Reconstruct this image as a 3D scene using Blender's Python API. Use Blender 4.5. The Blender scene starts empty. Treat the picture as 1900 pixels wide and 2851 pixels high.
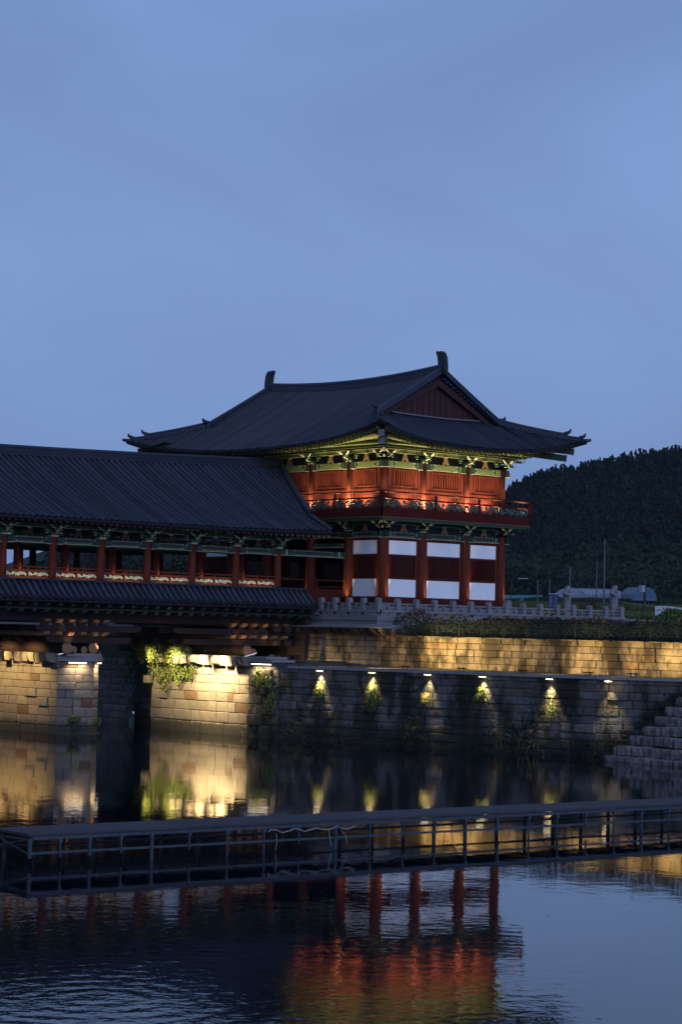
import bpy, math, random
import numpy as np
from mathutils import Vector, Matrix

# ------------------------------------------------------------------ camera, sky, exposure
# The frame of the scene: x runs along the covered bridge towards the bank, y runs up-river
# along the long side of the gate tower, z is height above the water. Metres.
S = bpy.context.scene
COL = bpy.context.collection
cam_d = bpy.data.cameras.new('camera'); cam = bpy.data.objects.new('camera', cam_d); COL.objects.link(cam)
cam_d.sensor_fit = 'HORIZONTAL'; cam_d.sensor_width = 36; cam_d.lens = 115.58
cam_d.clip_start = 1; cam_d.clip_end = 6000
Rv = (0.753729654, -0.656800495, 0.022465943); Uv = (-0.052035755, -0.025567488, 0.998317877); Bv = (-0.655121278, -0.753630821, -0.053448084)
CP = (-100.60998, -111.29303, 7.0)
cam.matrix_world = Matrix(((Rv[0], Uv[0], Bv[0], CP[0]), (Rv[1], Uv[1], Bv[1], CP[1]), (Rv[2], Uv[2], Bv[2], CP[2]), (0, 0, 0, 1)))
S.camera = cam
S.render.engine = 'CYCLES'
S.cycles.use_denoising = True
S.cycles.max_bounces = 5; S.cycles.diffuse_bounces = 3; S.cycles.glossy_bounces = 3; S.cycles.transparent_max_bounces = 4
S.cycles.sample_clamp_indirect = 6
S.cycles.volume_bounces = 0
HAZE = 0.000032
S.cycles.caustics_reflective = False; S.cycles.caustics_refractive = False
S.view_settings.view_transform = 'Standard'; S.view_settings.look = 'None'
S.view_settings.exposure = 0.0; S.view_settings.gamma = 1

W = bpy.data.worlds.new('World'); S.world = W; W.use_nodes = True
nt = W.node_tree; nt.nodes.clear()
def N(tree, typ, **kw):
    n = tree.nodes.new(typ)
    for k, v in kw.items():
        if k.startswith('i_'): n.inputs[int(k[2:])].default_value = v
        else: setattr(n, k, v)
    return n
SUN_EL, SUN_AZ = math.radians(2.0), math.radians(250)
sky = N(nt, 'ShaderNodeTexSky', sky_type='NISHITA', sun_disc=False, sun_elevation=SUN_EL, sun_rotation=SUN_AZ)
bg1 = N(nt, 'ShaderNodeBackground'); bg1.inputs[1].default_value = 0.004
bg2 = N(nt, 'ShaderNodeBackground'); bg2.inputs[1].default_value = 0.915
tc = N(nt, 'ShaderNodeTexCoord'); sep = N(nt, 'ShaderNodeSeparateXYZ')
ramp = N(nt, 'ShaderNodeValToRGB')
e = ramp.color_ramp.elements
e[0].position = 0.0; e[0].color = (0.168, 0.268, 0.52, 1)
e[1].position = 1.0; e[1].color = (0.135, 0.22, 0.44, 1)
for p_, c_ in ((0.08, (0.182, 0.292, 0.565, 1)), (0.17, (0.220, 0.345, 0.655, 1)), (0.28, (0.198, 0.318, 0.62, 1)), (0.55, (0.15, 0.242, 0.48, 1))):
    q = ramp.color_ramp.elements.new(p_); q.color = c_
mp = N(nt, 'ShaderNodeMapping'); mp.inputs['Scale'].default_value = (3.0, 3.0, 7.0); mp.inputs['Rotation'].default_value = (0.0, 0.25, 0.3)
nz = N(nt, 'ShaderNodeTexNoise'); nz.inputs['Scale'].default_value = 1.1; nz.inputs['Detail'].default_value = 4; nz.inputs['Roughness'].default_value = 0.5; nz.inputs['Distortion'].default_value = 0.5
mr = N(nt, 'ShaderNodeMapRange'); mr.inputs['From Min'].default_value = 0.3; mr.inputs['From Max'].default_value = 0.7; mr.inputs['To Min'].default_value = 0.85; mr.inputs['To Max'].default_value = 1.12
mul = N(nt, 'ShaderNodeMix', data_type='RGBA', blend_type='MULTIPLY'); mul.inputs[0].default_value = 1.0
add = N(nt, 'ShaderNodeAddShader'); wo = N(nt, 'ShaderNodeOutputWorld')
L = nt.links.new
L(tc.outputs['Generated'], sep.inputs[0]); L(sep.outputs['Z'], ramp.inputs[0])
L(tc.outputs['Generated'], mp.inputs[0]); L(mp.outputs[0], nz.inputs['Vector']); L(nz.outputs['Fac'], mr.inputs['Value'])
L(ramp.outputs[0], mul.inputs[6]); L(mr.outputs[0], mul.inputs[7]); L(mul.outputs[2], bg2.inputs[0])
L(sky.outputs[0], bg1.inputs[0]); L(bg1.outputs[0], add.inputs[0]); L(bg2.outputs[0], add.inputs[1]); L(add.outputs[0], wo.inputs[0])
sd = bpy.data.lights.new('fill_sun', 'SUN'); sd.energy = 1.45; sd.angle = math.radians(40); sd.color = (0.50, 0.60, 1.0)
fill_sun = bpy.data.objects.new('fill_sun', sd); COL.objects.link(fill_sun)
fill_sun.rotation_euler = Vector((0.30, 0.90, -0.30)).to_track_quat('-Z', 'Y').to_euler()   # soft bluish fill added from behind the camera's right, source unseen

# ------------------------------------------------------------------ materials
def mat(name, col, rough=0.75, col2=None, nscale=3.0, rnd=0.0, bump=0.0, bscale=20.0, stain=None, spec=0.35, stretch=(1, 1, 1), odd=None, hue=0.0, metal=0.0, emit=None, estr=0.0, wet=None):
    m = bpy.data.materials.new(name); m.use_nodes = True; t = m.node_tree
    b = t.nodes['Principled BSDF']; l = t.links.new
    b.inputs['Roughness'].default_value = rough; b.inputs['Specular IOR Level'].default_value = spec; b.inputs['Metallic'].default_value = metal
    geo = N(t, 'ShaderNodeNewGeometry')
    mpn = N(t, 'ShaderNodeMapping'); mpn.inputs['Scale'].default_value = stretch; l(geo.outputs['Position'], mpn.inputs[0])
    c = col + (1,)
    n1 = N(t, 'ShaderNodeTexNoise'); n1.inputs['Scale'].default_value = nscale; n1.inputs['Detail'].default_value = 6; n1.inputs['Roughness'].default_value = 0.65
    l(mpn.outputs[0], n1.inputs['Vector'])
    r1 = N(t, 'ShaderNodeMapRange'); r1.inputs['From Min'].default_value = 0.32; r1.inputs['From Max'].default_value = 0.68; l(n1.outputs['Fac'], r1.inputs['Value'])
    mx = N(t, 'ShaderNodeMix', data_type='RGBA'); mx.inputs[6].default_value = c
    mx.inputs[7].default_value = (col2 if col2 else tuple(x * 0.75 for x in col)) + (1,)
    l(r1.outputs[0], mx.inputs[0]); out = mx.outputs[2]
    if rnd or odd:
        oi = N(t, 'ShaderNodeObjectInfo')
        if rnd:
            rr = N(t, 'ShaderNodeMapRange'); rr.inputs['To Min'].default_value = 1 - rnd; rr.inputs['To Max'].default_value = 1 + rnd; l(oi.outputs['Random'], rr.inputs['Value'])
            m2 = N(t, 'ShaderNodeMix', data_type='RGBA', blend_type='MULTIPLY'); m2.inputs[0].default_value = 1; l(out, m2.inputs[6]); l(rr.outputs[0], m2.inputs[7]); out = m2.outputs[2]
        if odd:   # a share of the stones is of another, browner quarry
            wn = N(t, 'ShaderNodeMath', operation='MULTIPLY'); wn.inputs[1].default_value = 17.31; l(oi.outputs['Random'], wn.inputs[0])
            fr = N(t, 'ShaderNodeMath', operation='FRACT'); l(wn.outputs[0], fr.inputs[0])
            gt = N(t, 'ShaderNodeMath', operation='LESS_THAN'); gt.inputs[1].default_value = odd[1]; l(fr.outputs[0], gt.inputs[0])
            m3 = N(t, 'ShaderNodeMix', data_type='RGBA'); l(gt.outputs[0], m3.inputs[0]); l(out, m3.inputs[6]); m3.inputs[7].default_value = odd[0] + (1,); out = m3.outputs[2]
    if stain:     # (colour, vertical scale, lower, upper threshold)
        sm = N(t, 'ShaderNodeMapping'); sm.inputs['Scale'].default_value = stain[1]; l(geo.outputs['Position'], sm.inputs[0])
        n2 = N(t, 'ShaderNodeTexNoise'); n2.inputs['Scale'].default_value = 1.0; n2.inputs['Detail'].default_value = 5; n2.inputs['Roughness'].default_value = 0.7; l(sm.outputs[0], n2.inputs['Vector'])
        r2 = N(t, 'ShaderNodeMapRange'); r2.inputs['From Min'].default_value = stain[2]; r2.inputs['From Max'].default_value = stain[3]; l(n2.outputs['Fac'], r2.inputs['Value'])
        m4 = N(t, 'ShaderNodeMix', data_type='RGBA'); l(r2.outputs[0], m4.inputs[0]); l(out, m4.inputs[6]); m4.inputs[7].default_value = stain[0] + (1,); out = m4.outputs[2]
    if wet:       # algae and damp just above the water line, with a ragged upper edge
        sz = N(t, 'ShaderNodeSeparateXYZ'); l(geo.outputs['Position'], sz.inputs[0])
        ad = N(t, 'ShaderNodeMath', operation='ADD'); l(sz.outputs['Z'], ad.inputs[0]); sc_ = N(t, 'ShaderNodeMath', operation='MULTIPLY'); sc_.inputs[1].default_value = -1.1; l(n1.outputs['Fac'], sc_.inputs[0]); l(sc_.outputs[0], ad.inputs[1])
        r5 = N(t, 'ShaderNodeMapRange'); r5.inputs['From Min'].default_value = wet - .55; r5.inputs['From Max'].default_value = wet - .25; r5.inputs['To Min'].default_value = .85; r5.inputs['To Max'].default_value = 0; l(ad.outputs[0], r5.inputs['Value'])
        m5 = N(t, 'ShaderNodeMix', data_type='RGBA'); l(r5.outputs[0], m5.inputs[0]); l(out, m5.inputs[6]); m5.inputs[7].default_value = (.016, .018, .012, 1); out = m5.outputs[2]
    l(out, b.inputs['Base Color'])
    if bump:
        n3 = N(t, 'ShaderNodeTexNoise'); n3.inputs['Scale'].default_value = bscale; n3.inputs['Detail'].default_value = 5; l(geo.outputs['Position'], n3.inputs['Vector'])
        bp = N(t, 'ShaderNodeBump'); bp.inputs['Distance'].default_value = bump; bp.inputs['Strength'].default_value = 1.0; l(n3.outputs['Fac'], bp.inputs['Height']); l(bp.outputs[0], b.inputs['Normal'])
    if emit:
        b.inputs['Emission Color'].default_value = emit + (1,); b.inputs['Emission Strength'].default_value = estr
    return m
M = {}
M['red'] = mat('red_painted_wood', (0.125, 0.024, 0.010), 0.7, (0.080, 0.014, 0.006), 2.0, stretch=(2, 2, .6), bump=.004, bscale=12, spec=.15)
M['darkred'] = mat('dark_red_painted_wood', (0.075, 0.011, 0.007), 0.75, (0.05, 0.008, 0.005), 2.0, stretch=(1, 1, 3), spec=.12)
M['green'] = mat('dark_green_painted_wood', (0.022, 0.075, 0.034), 0.55, (0.015, 0.05, 0.028), 5.0)
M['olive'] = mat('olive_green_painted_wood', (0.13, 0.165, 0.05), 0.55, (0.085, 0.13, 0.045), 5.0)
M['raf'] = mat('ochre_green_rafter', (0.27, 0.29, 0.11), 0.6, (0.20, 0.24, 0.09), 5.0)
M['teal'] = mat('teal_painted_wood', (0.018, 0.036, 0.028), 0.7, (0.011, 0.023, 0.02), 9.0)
M['pale'] = mat('pale_yellow_painted_edge', (0.42, 0.42, 0.26), 0.6)
M['gold'] = mat('ochre_painted_wood', (0.24, 0.15, 0.05), 0.6, (0.13, 0.065, 0.025), 14.0)
M['endgrain'] = mat('brown_rafter_end', (0.30, 0.14, 0.07), 0.6, (0.14, 0.06, 0.03), 16.0)
M['black'] = mat('painted_shade_board', (0.015, 0.018, 0.016), 0.8)  # near-black colour stands in for shade in recesses and behind window bars
M['white'] = mat('white_plaster', (0.83, 0.82, 0.80), 0.9, (0.77, 0.765, 0.75), 1.2, stain=((0.66, 0.65, 0.62), (1.2, 1.2, .5), .56, .8))
M['latt'] = mat('pale_green_painted_lattice', (0.40, 0.43, 0.30), 0.6)
M['lattg'] = mat('grey_green_painted_lattice', (0.07, 0.11, 0.085), 0.6, (0.045, 0.08, 0.06), 8)
M['tile'] = mat('charcoal_clay_roof_tile', (0.020, 0.025, 0.042), 0.5, (0.013, 0.016, 0.028), 0.8, rnd=.35, spec=.4, bump=.006, bscale=9)
M['deck'] = mat('charcoal_clay_pan_tile', (0.007, 0.008, 0.012), 0.8, (0.005, 0.006, 0.009), 2.5, bump=.01, bscale=8)
M['gable'] = mat('weathered_red_board', (0.05, 0.013, 0.010), 0.7, (0.03, 0.009, 0.008), 1.5, stretch=(3, 3, .5), rnd=.25)
M['relief'] = mat('grey_patterned_end_plate', (0.20, 0.19, 0.20), 0.6, (0.06, 0.055, 0.06), 14.0)
M['log'] = mat('brown_timber', (0.022, 0.010, 0.006), 0.8, (0.013, 0.006, 0.004), 2.5, stretch=(1, 3, 3), bump=.006, bscale=10)
M['logend'] = mat('sawn_timber_end', (0.26, 0.14, 0.065), 0.7, (0.18, 0.09, 0.04), 10)
BR = (0.085, 0.052, 0.030)
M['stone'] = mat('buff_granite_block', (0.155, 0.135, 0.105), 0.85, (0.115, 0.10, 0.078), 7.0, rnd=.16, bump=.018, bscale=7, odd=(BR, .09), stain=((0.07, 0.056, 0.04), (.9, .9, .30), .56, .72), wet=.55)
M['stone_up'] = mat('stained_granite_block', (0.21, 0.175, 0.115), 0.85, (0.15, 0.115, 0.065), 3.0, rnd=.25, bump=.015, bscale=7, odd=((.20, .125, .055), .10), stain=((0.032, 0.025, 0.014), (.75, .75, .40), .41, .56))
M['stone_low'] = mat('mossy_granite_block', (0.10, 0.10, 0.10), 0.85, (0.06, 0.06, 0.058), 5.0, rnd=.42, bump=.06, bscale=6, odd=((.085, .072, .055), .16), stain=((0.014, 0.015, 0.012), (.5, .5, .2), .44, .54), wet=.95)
M['mortar'] = mat('dark_wall_core', (0.06, 0.056, 0.048), 0.95)
M['granite'] = mat('pale_grey_granite', (0.215, 0.215, 0.215), 0.8, (0.145, 0.145, 0.145), 9.0, rnd=.10, bump=.008, bscale=22, stain=((0.17, 0.17, 0.16), (1.5, 1.5, .7), .55, .72))
M['step'] = mat('rough_step_stone', (0.17, 0.157, 0.15), 0.9, (0.075, 0.068, 0.063), 3.0, rnd=.25, bump=.05, bscale=4)
M['soil'] = mat('soil_and_moss', (0.018, 0.024, 0.011), 1.0, (0.012, 0.012, 0.008), 1.2, bump=.08, bscale=3)
M['grass'] = mat('grass_ground', (0.022, 0.034, 0.011), 1.0, (0.015, 0.022, 0.009), .35, bump=.1, bscale=2)
M['paving'] = mat('terrace_paving', (0.26, 0.25, 0.24), 0.9)
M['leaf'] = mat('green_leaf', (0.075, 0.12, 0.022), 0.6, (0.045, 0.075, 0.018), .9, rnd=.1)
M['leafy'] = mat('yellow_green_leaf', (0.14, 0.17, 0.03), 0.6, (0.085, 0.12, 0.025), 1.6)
M['leafred'] = mat('red_leaf', (0.075, 0.018, 0.010), 0.7, (0.035, 0.022, 0.01), 1.0)
M['leafdark'] = mat('dark_leaf', (0.016, 0.026, 0.010), 0.8, (0.010, 0.017, 0.007), 1.0)
M['straw'] = mat('dry_grass', (0.22, 0.17, 0.06), 0.8, (0.14, 0.12, 0.04), 2.0)
M['pine'] = mat('pine_foliage', (0.014, 0.022, 0.018), 1.0, (0.010, 0.017, 0.015), .02)
M['wood2'] = mat('mixed_forest_foliage', (0.020, 0.032, 0.019), 1.0, (0.013, 0.023, 0.015), .02)
M['bark'] = mat('bark', (0.06, 0.045, 0.035), 0.9)
M['rice'] = mat('ripening_rice', (0.075, 0.10, 0.02), 0.9, (0.05, 0.07, 0.018), .06)
M['weed'] = mat('rough_verge', (0.022, 0.035, 0.014), 0.95, (0.015, 0.024, 0.011), .12)
M['steel'] = mat('galvanised_steel', (0.075, 0.095, 0.115), 0.5, (0.045, 0.055, 0.068), 5.0, metal=.35)
M['deckply'] = mat('worn_deck_board', (0.058, 0.050, 0.056), 0.8, (0.036, 0.032, 0.036), 1.2, rnd=.15, bump=.004)
M['dark'] = mat('dark_metal', (0.025, 0.025, 0.028), 0.5)
M['rope'] = mat('pale_rope', (0.26, 0.25, 0.22), 0.9)
M['pole'] = mat('concrete_pole', (0.10, 0.11, 0.12), 0.8)
M['film'] = mat('greenhouse_film', (0.30, 0.34, 0.42), 0.5, (0.18, 0.21, 0.26), .5)
M['filmblue'] = mat('blue_greenhouse_end', (0.07, 0.13, 0.20), 0.6, (0.05, 0.10, 0.16), .8)
M['cyan'] = mat('turquoise_roof_sheet', (0.04, 0.18, 0.21), 0.6)
M['signblue'] = mat('deep_blue_sign', (0.010, 0.014, 0.11), 0.5)
M['signwhite'] = mat('white_print', (0.35, 0.37, 0.42), 0.6)
M['cloth'] = mat('pale_banner_cloth', (0.42, 0.42, 0.42), 0.9, (0.35, 0.37, 0.43), 1.5)
M['ink'] = mat('black_print', (0.02, 0.02, 0.03), 0.8)
M['inkred'] = mat('red_print', (0.45, 0.06, 0.05), 0.8)
M['inkblue'] = mat('blue_print', (0.06, 0.09, 0.25), 0.8)
M['yellow'] = mat('yellow_print', (0.55, 0.38, 0.08), 0.8)
M['magenta'] = mat('magenta_print', (0.30, 0.03, 0.12), 0.8)
M['wire'] = mat('green_coated_wire', (0.006, 0.018, 0.014), 0.8)
WARM = (1.0, 0.66, 0.30)
M['lampwarm'] = mat('lit_lamp_glass', (0.8, 0.7, 0.5), 0.5, emit=(1.0, 0.80, 0.52), estr=7)
M['lampwhite'] = mat('lit_tube', (0.8, 0.8, 0.75), 0.5, emit=(1.0, 0.86, 0.68), estr=3.5)
M['lampdim'] = mat('dim_tube', (0.8, 0.8, 0.75), 0.5, emit=(0.85, 0.9, 1.0), estr=0.45)

# water: dark body under a rippled, mirror-like surface
mw = bpy.data.materials.new('river_water'); mw.use_nodes = True; t = mw.node_tree; b = t.nodes['Principled BSDF']; l = t.links.new
b.inputs['Base Color'].default_value = (0.002, 0.004, 0.008, 1); b.inputs['Roughness'].default_value = 0.022; b.inputs['IOR'].default_value = 1.333
geo = N(t, 'ShaderNodeNewGeometry')
def wnoise(scale, sc, detail=3, rot=0.0):
    mm = N(t, 'ShaderNodeMapping'); mm.inputs['Scale'].default_value = sc; mm.inputs['Rotation'].default_value = (0, 0, rot); l(geo.outputs['Position'], mm.inputs[0])
    n = N(t, 'ShaderNodeTexNoise'); n.inputs['Scale'].default_value = scale; n.inputs['Detail'].default_value = detail; l(mm.outputs[0], n.inputs['Vector']); return n.outputs['Fac']
def mth(op, a, b_=None, c_=None):
    n = N(t, 'ShaderNodeMath', operation=op)
    for i, x in enumerate((a, b_, c_)):
        if x is None: continue
        if isinstance(x, (int, float)): n.inputs[i].default_value = x
        else: l(x, n.inputs[i])
    return n.outputs[0]
small = wnoise(2.6, (1, 1, 1), 3, 0.2); big = wnoise(0.55, (1, 1, 1), 2)
patch = wnoise(0.035, (1, 1, 1), 2)
# breezy patches, and rings spreading from a spot in the near water
vd = N(t, 'ShaderNodeVectorMath', operation='DISTANCE'); l(geo.outputs['Position'], vd.inputs[0]); vd.inputs[1].default_value = (-76.8, -77.2, 0)
dist = vd.outputs['Value']
ring = mth('SINE', mth('MULTIPLY', dist, 9.0))
ringm = mth('MAXIMUM', mth('SUBTRACT', 1.0, mth('DIVIDE', dist, 7.0)), 0.0)
pr = N(t, 'ShaderNodeMapRange'); pr.inputs['From Min'].default_value = .42; pr.inputs['From Max'].default_value = .62; l(patch, pr.inputs['Value'])
amp = mth('ADD', mth('MULTIPLY', pr.outputs[0], 0.5), 0.35)
h = mth('ADD', mth('MULTIPLY', small, amp), mth('MULTIPLY', big, 1.1))
h = mth('ADD', h, mth('MULTIPLY', mth('MULTIPLY', ringm, small), 1.1))
h = mth('ADD', h, mth('MULTIPLY', mth('MULTIPLY', ring, ringm), 0.22))
bp = N(t, 'ShaderNodeBump'); bp.inputs['Distance'].default_value = 0.0050; bp.inputs['Strength'].default_value = 1; l(h, bp.inputs['Height']); l(bp.outputs[0], b.inputs['Normal'])
M['water'] = mw

# ------------------------------------------------------------------ helpers
ROOT = {}
def V(*a): return Vector(a)
class MB:
    def __init__(s): s.v = []; s.f = []; s.m = []
    def poly(s, pts, faces, mi=0):
        o = len(s.v); s.v += [tuple(p) for p in pts]
        for f in faces: s.f.append(tuple(o + i for i in f)); s.m.append(mi)
        return s
    def box(s, x0, x1, y0, y1, z0, z1, mi=0):
        return s.poly([(x0, y0, z0), (x1, y0, z0), (x1, y1, z0), (x0, y1, z0), (x0, y0, z1), (x1, y0, z1), (x1, y1, z1), (x0, y1, z1)],
                      [(0, 3, 2, 1), (4, 5, 6, 7), (0, 1, 5, 4), (1, 2, 6, 5), (2, 3, 7, 6), (3, 0, 4, 7)], mi)
    def bar(s, p, q, w, h, mi=0, up=(0, 0, 1)):
        p = Vector(p); q = Vector(q); d = (q - p).normalized(); u = Vector(up); sd_ = d.cross(u)
        if sd_.length < 1e-4: sd_ = d.cross(Vector((1, 0, 0)))
        sd_.normalize(); u = sd_.cross(d); a = sd_ * w / 2; c = u * h / 2
        return s.poly([p - a - c, p + a - c, p + a + c, p - a + c, q - a - c, q + a - c, q + a + c, q - a + c],
                      [(0, 1, 2, 3), (4, 7, 6, 5), (0, 4, 5, 1), (1, 5, 6, 2), (2, 6, 7, 3), (3, 7, 4, 0)], mi)
    def extr(s, loop, vec, mi=0):
        n = len(loop); a = [Vector(p) for p in loop]; vec = Vector(vec)
        return s.poly(a + [p + vec for p in a], [tuple(range(n))[::-1], tuple(range(n, 2 * n))] + [(i, (i + 1) % n, n + (i + 1) % n, n + i) for i in range(n)], mi)
    def tube(s, path, r, n=8, mi=0, cap=True, mi2=None):
        path = [Vector(p) for p in path]; k = len(path); rs = r if isinstance(r, (list, tuple)) else [r] * k; pts = []
        for i, p in enumerate(path):
            d = (path[min(i + 1, k - 1)] - path[max(i - 1, 0)]).normalized()
            a = d.cross(Vector((0, 0, 1)));
            if a.length < 1e-3: a = Vector((1, 0, 0))
            a.normalize(); c = a.cross(d)
            for j in range(n):
                t_ = 2 * math.pi * (j + .5) / n; pts.append(p + (a * math.cos(t_) + c * math.sin(t_)) * rs[i])
        fs = [(i * n + j, i * n + (j + 1) % n, (i + 1) * n + (j + 1) % n, (i + 1) * n + j) for i in range(k - 1) for j in range(n)]
        s.poly(pts, fs, mi)
        if cap:
            o = len(s.v) - k * n; s.f.append(tuple(o + j for j in range(n))[::-1]); s.m.append(mi if mi2 is None else mi2)
            s.f.append(tuple(o + (k - 1) * n + j for j in range(n))); s.m.append(mi if mi2 is None else mi2)
        return s
    def half(s, path, lat, r, n=4, saw=0):
        """half-round tile row lying on a path, with a closed disc at its lower end"""
        path = [Vector(p) for p in path]; lat = Vector(lat)
        if saw:       # overlapping tiles: resample, every tile a little fatter at its lower lip
            q = []; L_ = sum((b_ - a).length for a, b_ in zip(path, path[1:])); m__ = max(2, int(L_ / saw)); acc = 0; seg = 0; rr_ = []
            for i in range(m__):
                for t_, f_ in ((i / m__, 1.07), ((i + .96) / m__, .95)):
                    x = t_ * (len(path) - 1); a = int(min(x, len(path) - 2)); q.append(path[a].lerp(path[a + 1], x - a)); rr_.append(r * f_)
            path = q; rs_ = rr_
        else: rs_ = [r] * len(path)
        k = len(path); pts = []
        for i, p in enumerate(path):
            d = (path[min(i + 1, k - 1)] - path[max(i - 1, 0)]).normalized(); r = rs_[i]; up = lat.cross(d).normalized()
            if up.z < 0: up = -up
            for j in range(n + 1):
                t_ = math.pi * j / n; pts.append(p + lat * math.cos(t_) * r + up * math.sin(t_) * r)
        m_ = n + 1
        s.poly(pts, [(i * m_ + j, i * m_ + j + 1, (i + 1) * m_ + j + 1, (i + 1) * m_ + j) for i in range(k - 1) for j in range(n)] + [tuple(range(m_))])
        return s
    def sweep(s, path, sec, mi=0):
        """section = closed list of (sideways, up) offsets, swept along a path"""
        path = [Vector(p) for p in path]; k = len(path); n = len(sec); pts = []
        for i, p in enumerate(path):
            d = (path[min(i + 1, k - 1)] - path[max(i - 1, 0)]); a = Vector((d.y, -d.x, 0)).normalized()
            for (x, z) in sec: pts.append(p + a * x + Vector((0, 0, z)))
        return s.poly(pts, [(i * n + j, i * n + (j + 1) % n, (i + 1) * n + (j + 1) % n, (i + 1) * n + j) for i in range(k - 1) for j in range(n)] + [tuple(range(n))[::-1], tuple(range((k - 1) * n, k * n))], mi)
    def build(s, name, mats, parent=None, smooth=False, label=None):
        me = bpy.data.meshes.new(name)
        o_ = ROOT.get(parent.name, (0, 0, 0)) if parent else (0, 0, 0)
        vs = [(x - o_[0], y - o_[1], z - o_[2]) for x, y, z in s.v] if parent else s.v
        me.from_pydata(vs, [], s.f)
        if not isinstance(mats, (list, tuple)): mats = [mats]
        for m_ in mats: me.materials.append(M[m_])
        if len(mats) > 1: me.polygons.foreach_set('material_index', s.m)
        if smooth: me.polygons.foreach_set('use_smooth', [True] * len(me.polygons))
        o = bpy.data.objects.new(name, me); COL.objects.link(o)
        if parent: o.parent = parent; ROOT[o.name] = o_
        if label: o['label'] = label
        return o
def thing(name, loc, label, cat, group=None):
    o = bpy.data.objects.new(name, None); COL.objects.link(o); o.location = loc; o.empty_display_size = .3
    ROOT[o.name] = tuple(loc); o['label'] = label; o['category'] = cat
    if group: o['group'] = group
    return o
def tag(o, label, cat, group=None, kind=None):
    o['label'] = label; o['category'] = cat
    if group: o['group'] = group
    if kind: o['kind'] = kind
    return o
def struct(o): o['kind'] = 'structure'; return o
def stuff(o): o['kind'] = 'stuff'; return o
def inst(name, me, loc, parent, scale=(1, 1, 1), rot=(0, 0, 0)):
    o = bpy.data.objects.new(name, me); COL.objects.link(o); r0 = ROOT.get(parent.name, (0, 0, 0)) if parent else (0, 0, 0)
    o.location = (loc[0] - r0[0], loc[1] - r0[1], loc[2] - r0[2]); o.scale = scale; o.rotation_euler = rot
    if parent: o.parent = parent
    return o
def mesh_np(name, verts, quads, m, parent=None, smooth=False):
    me = bpy.data.meshes.new(name); verts = np.asarray(verts, np.float32); quads = np.asarray(quads, np.int32); k = quads.shape[1]
    if parent: verts = verts - np.array(ROOT.get(parent.name, (0, 0, 0)), np.float32)
    me.vertices.add(len(verts)); me.vertices.foreach_set('co', verts.ravel())
    me.loops.add(quads.size); me.loops.foreach_set('vertex_index', quads.ravel())
    me.polygons.add(len(quads)); me.polygons.foreach_set('loop_start', np.arange(0, quads.size, k, dtype=np.int32)); me.polygons.foreach_set('loop_total', np.full(len(quads), k, np.int32))
    if smooth: me.polygons.foreach_set('use_smooth', np.ones(len(quads), bool))
    me.materials.append(M[m]); me.update(calc_edges=True); me.validate()
    o = bpy.data.objects.new(name, me); COL.objects.link(o)
    if parent: o.parent = parent; ROOT[o.name] = ROOT.get(parent.name, (0, 0, 0))
    return o
def leaves(name, cen, size, m, rg, parent=None, hang=0.0, aspect=1.0):
    """one small four-sided leaf at every centre, turned at random"""
    cen = np.asarray(cen, float); n = len(cen); sz = np.asarray(size) * rg.uniform(.6, 1.3, n)
    a = rg.normal(size=(n, 3)); a[:, 2] -= hang; a /= np.linalg.norm(a, axis=1)[:, None]
    b_ = np.cross(a, rg.normal(size=(n, 3))); b_ /= np.linalg.norm(b_, axis=1)[:, None]
    a = a * (sz * .5)[:, None]; b_ = b_ * (sz * .5 * aspect)[:, None]
    v = np.stack([cen - a, cen + b_ * .8, cen + a, cen - b_ * .8], 1).reshape(-1, 3)
    return mesh_np(name, v, np.arange(4 * n).reshape(n, 4), m, parent)
def blades(name, roots, length, m, rg, lean=(0, 0, 0), spread=.6, w=.02, parent=None, droop=.5):
    roots = np.asarray(roots, float); n = len(roots); ln = length * rg.uniform(.5, 1.2, n)
    d = rg.normal(size=(n, 3)) * spread + np.array([0, 0, 1.0]) + np.array(lean); d /= np.linalg.norm(d, axis=1)[:, None]
    s_ = np.cross(d, rg.normal(size=(n, 3))); s_ /= np.linalg.norm(s_, axis=1)[:, None]; s_ *= w
    mid = roots + d * (ln * .55)[:, None]; tip = roots + d * ln[:, None] - np.array([0, 0, 1.0]) * (ln * droop)[:, None]
    v = np.stack([roots - s_, roots + s_, mid + s_ * .8, mid - s_ * .8, tip + s_ * .15, tip - s_ * .15], 1).reshape(-1, 3)
    i0 = np.arange(n)[:, None] * 6
    return mesh_np(name, v, np.concatenate([i0 + np.array([0, 1, 2, 3]), i0 + np.array([3, 2, 4, 5])]), m, parent)
LG = 3.5
def spot(name, loc, target, power, parent, angle=70, blend=.6, col=WARM, r=.06):
    d = bpy.data.lights.new(name, 'SPOT'); d.energy = power * LG; d.spot_size = math.radians(angle); d.spot_blend = blend; d.color = col; d.shadow_soft_size = r
    o = bpy.data.objects.new(name, d); COL.objects.link(o); v = Vector(target) - Vector(loc)
    r0 = ROOT.get(parent.name, (0, 0, 0)) if parent else (0, 0, 0)
    o.location = Vector(loc) - Vector(r0); o.rotation_euler = v.to_track_quat('-Z', 'Y').to_euler()
    if parent: o.parent = parent
    return o
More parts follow.
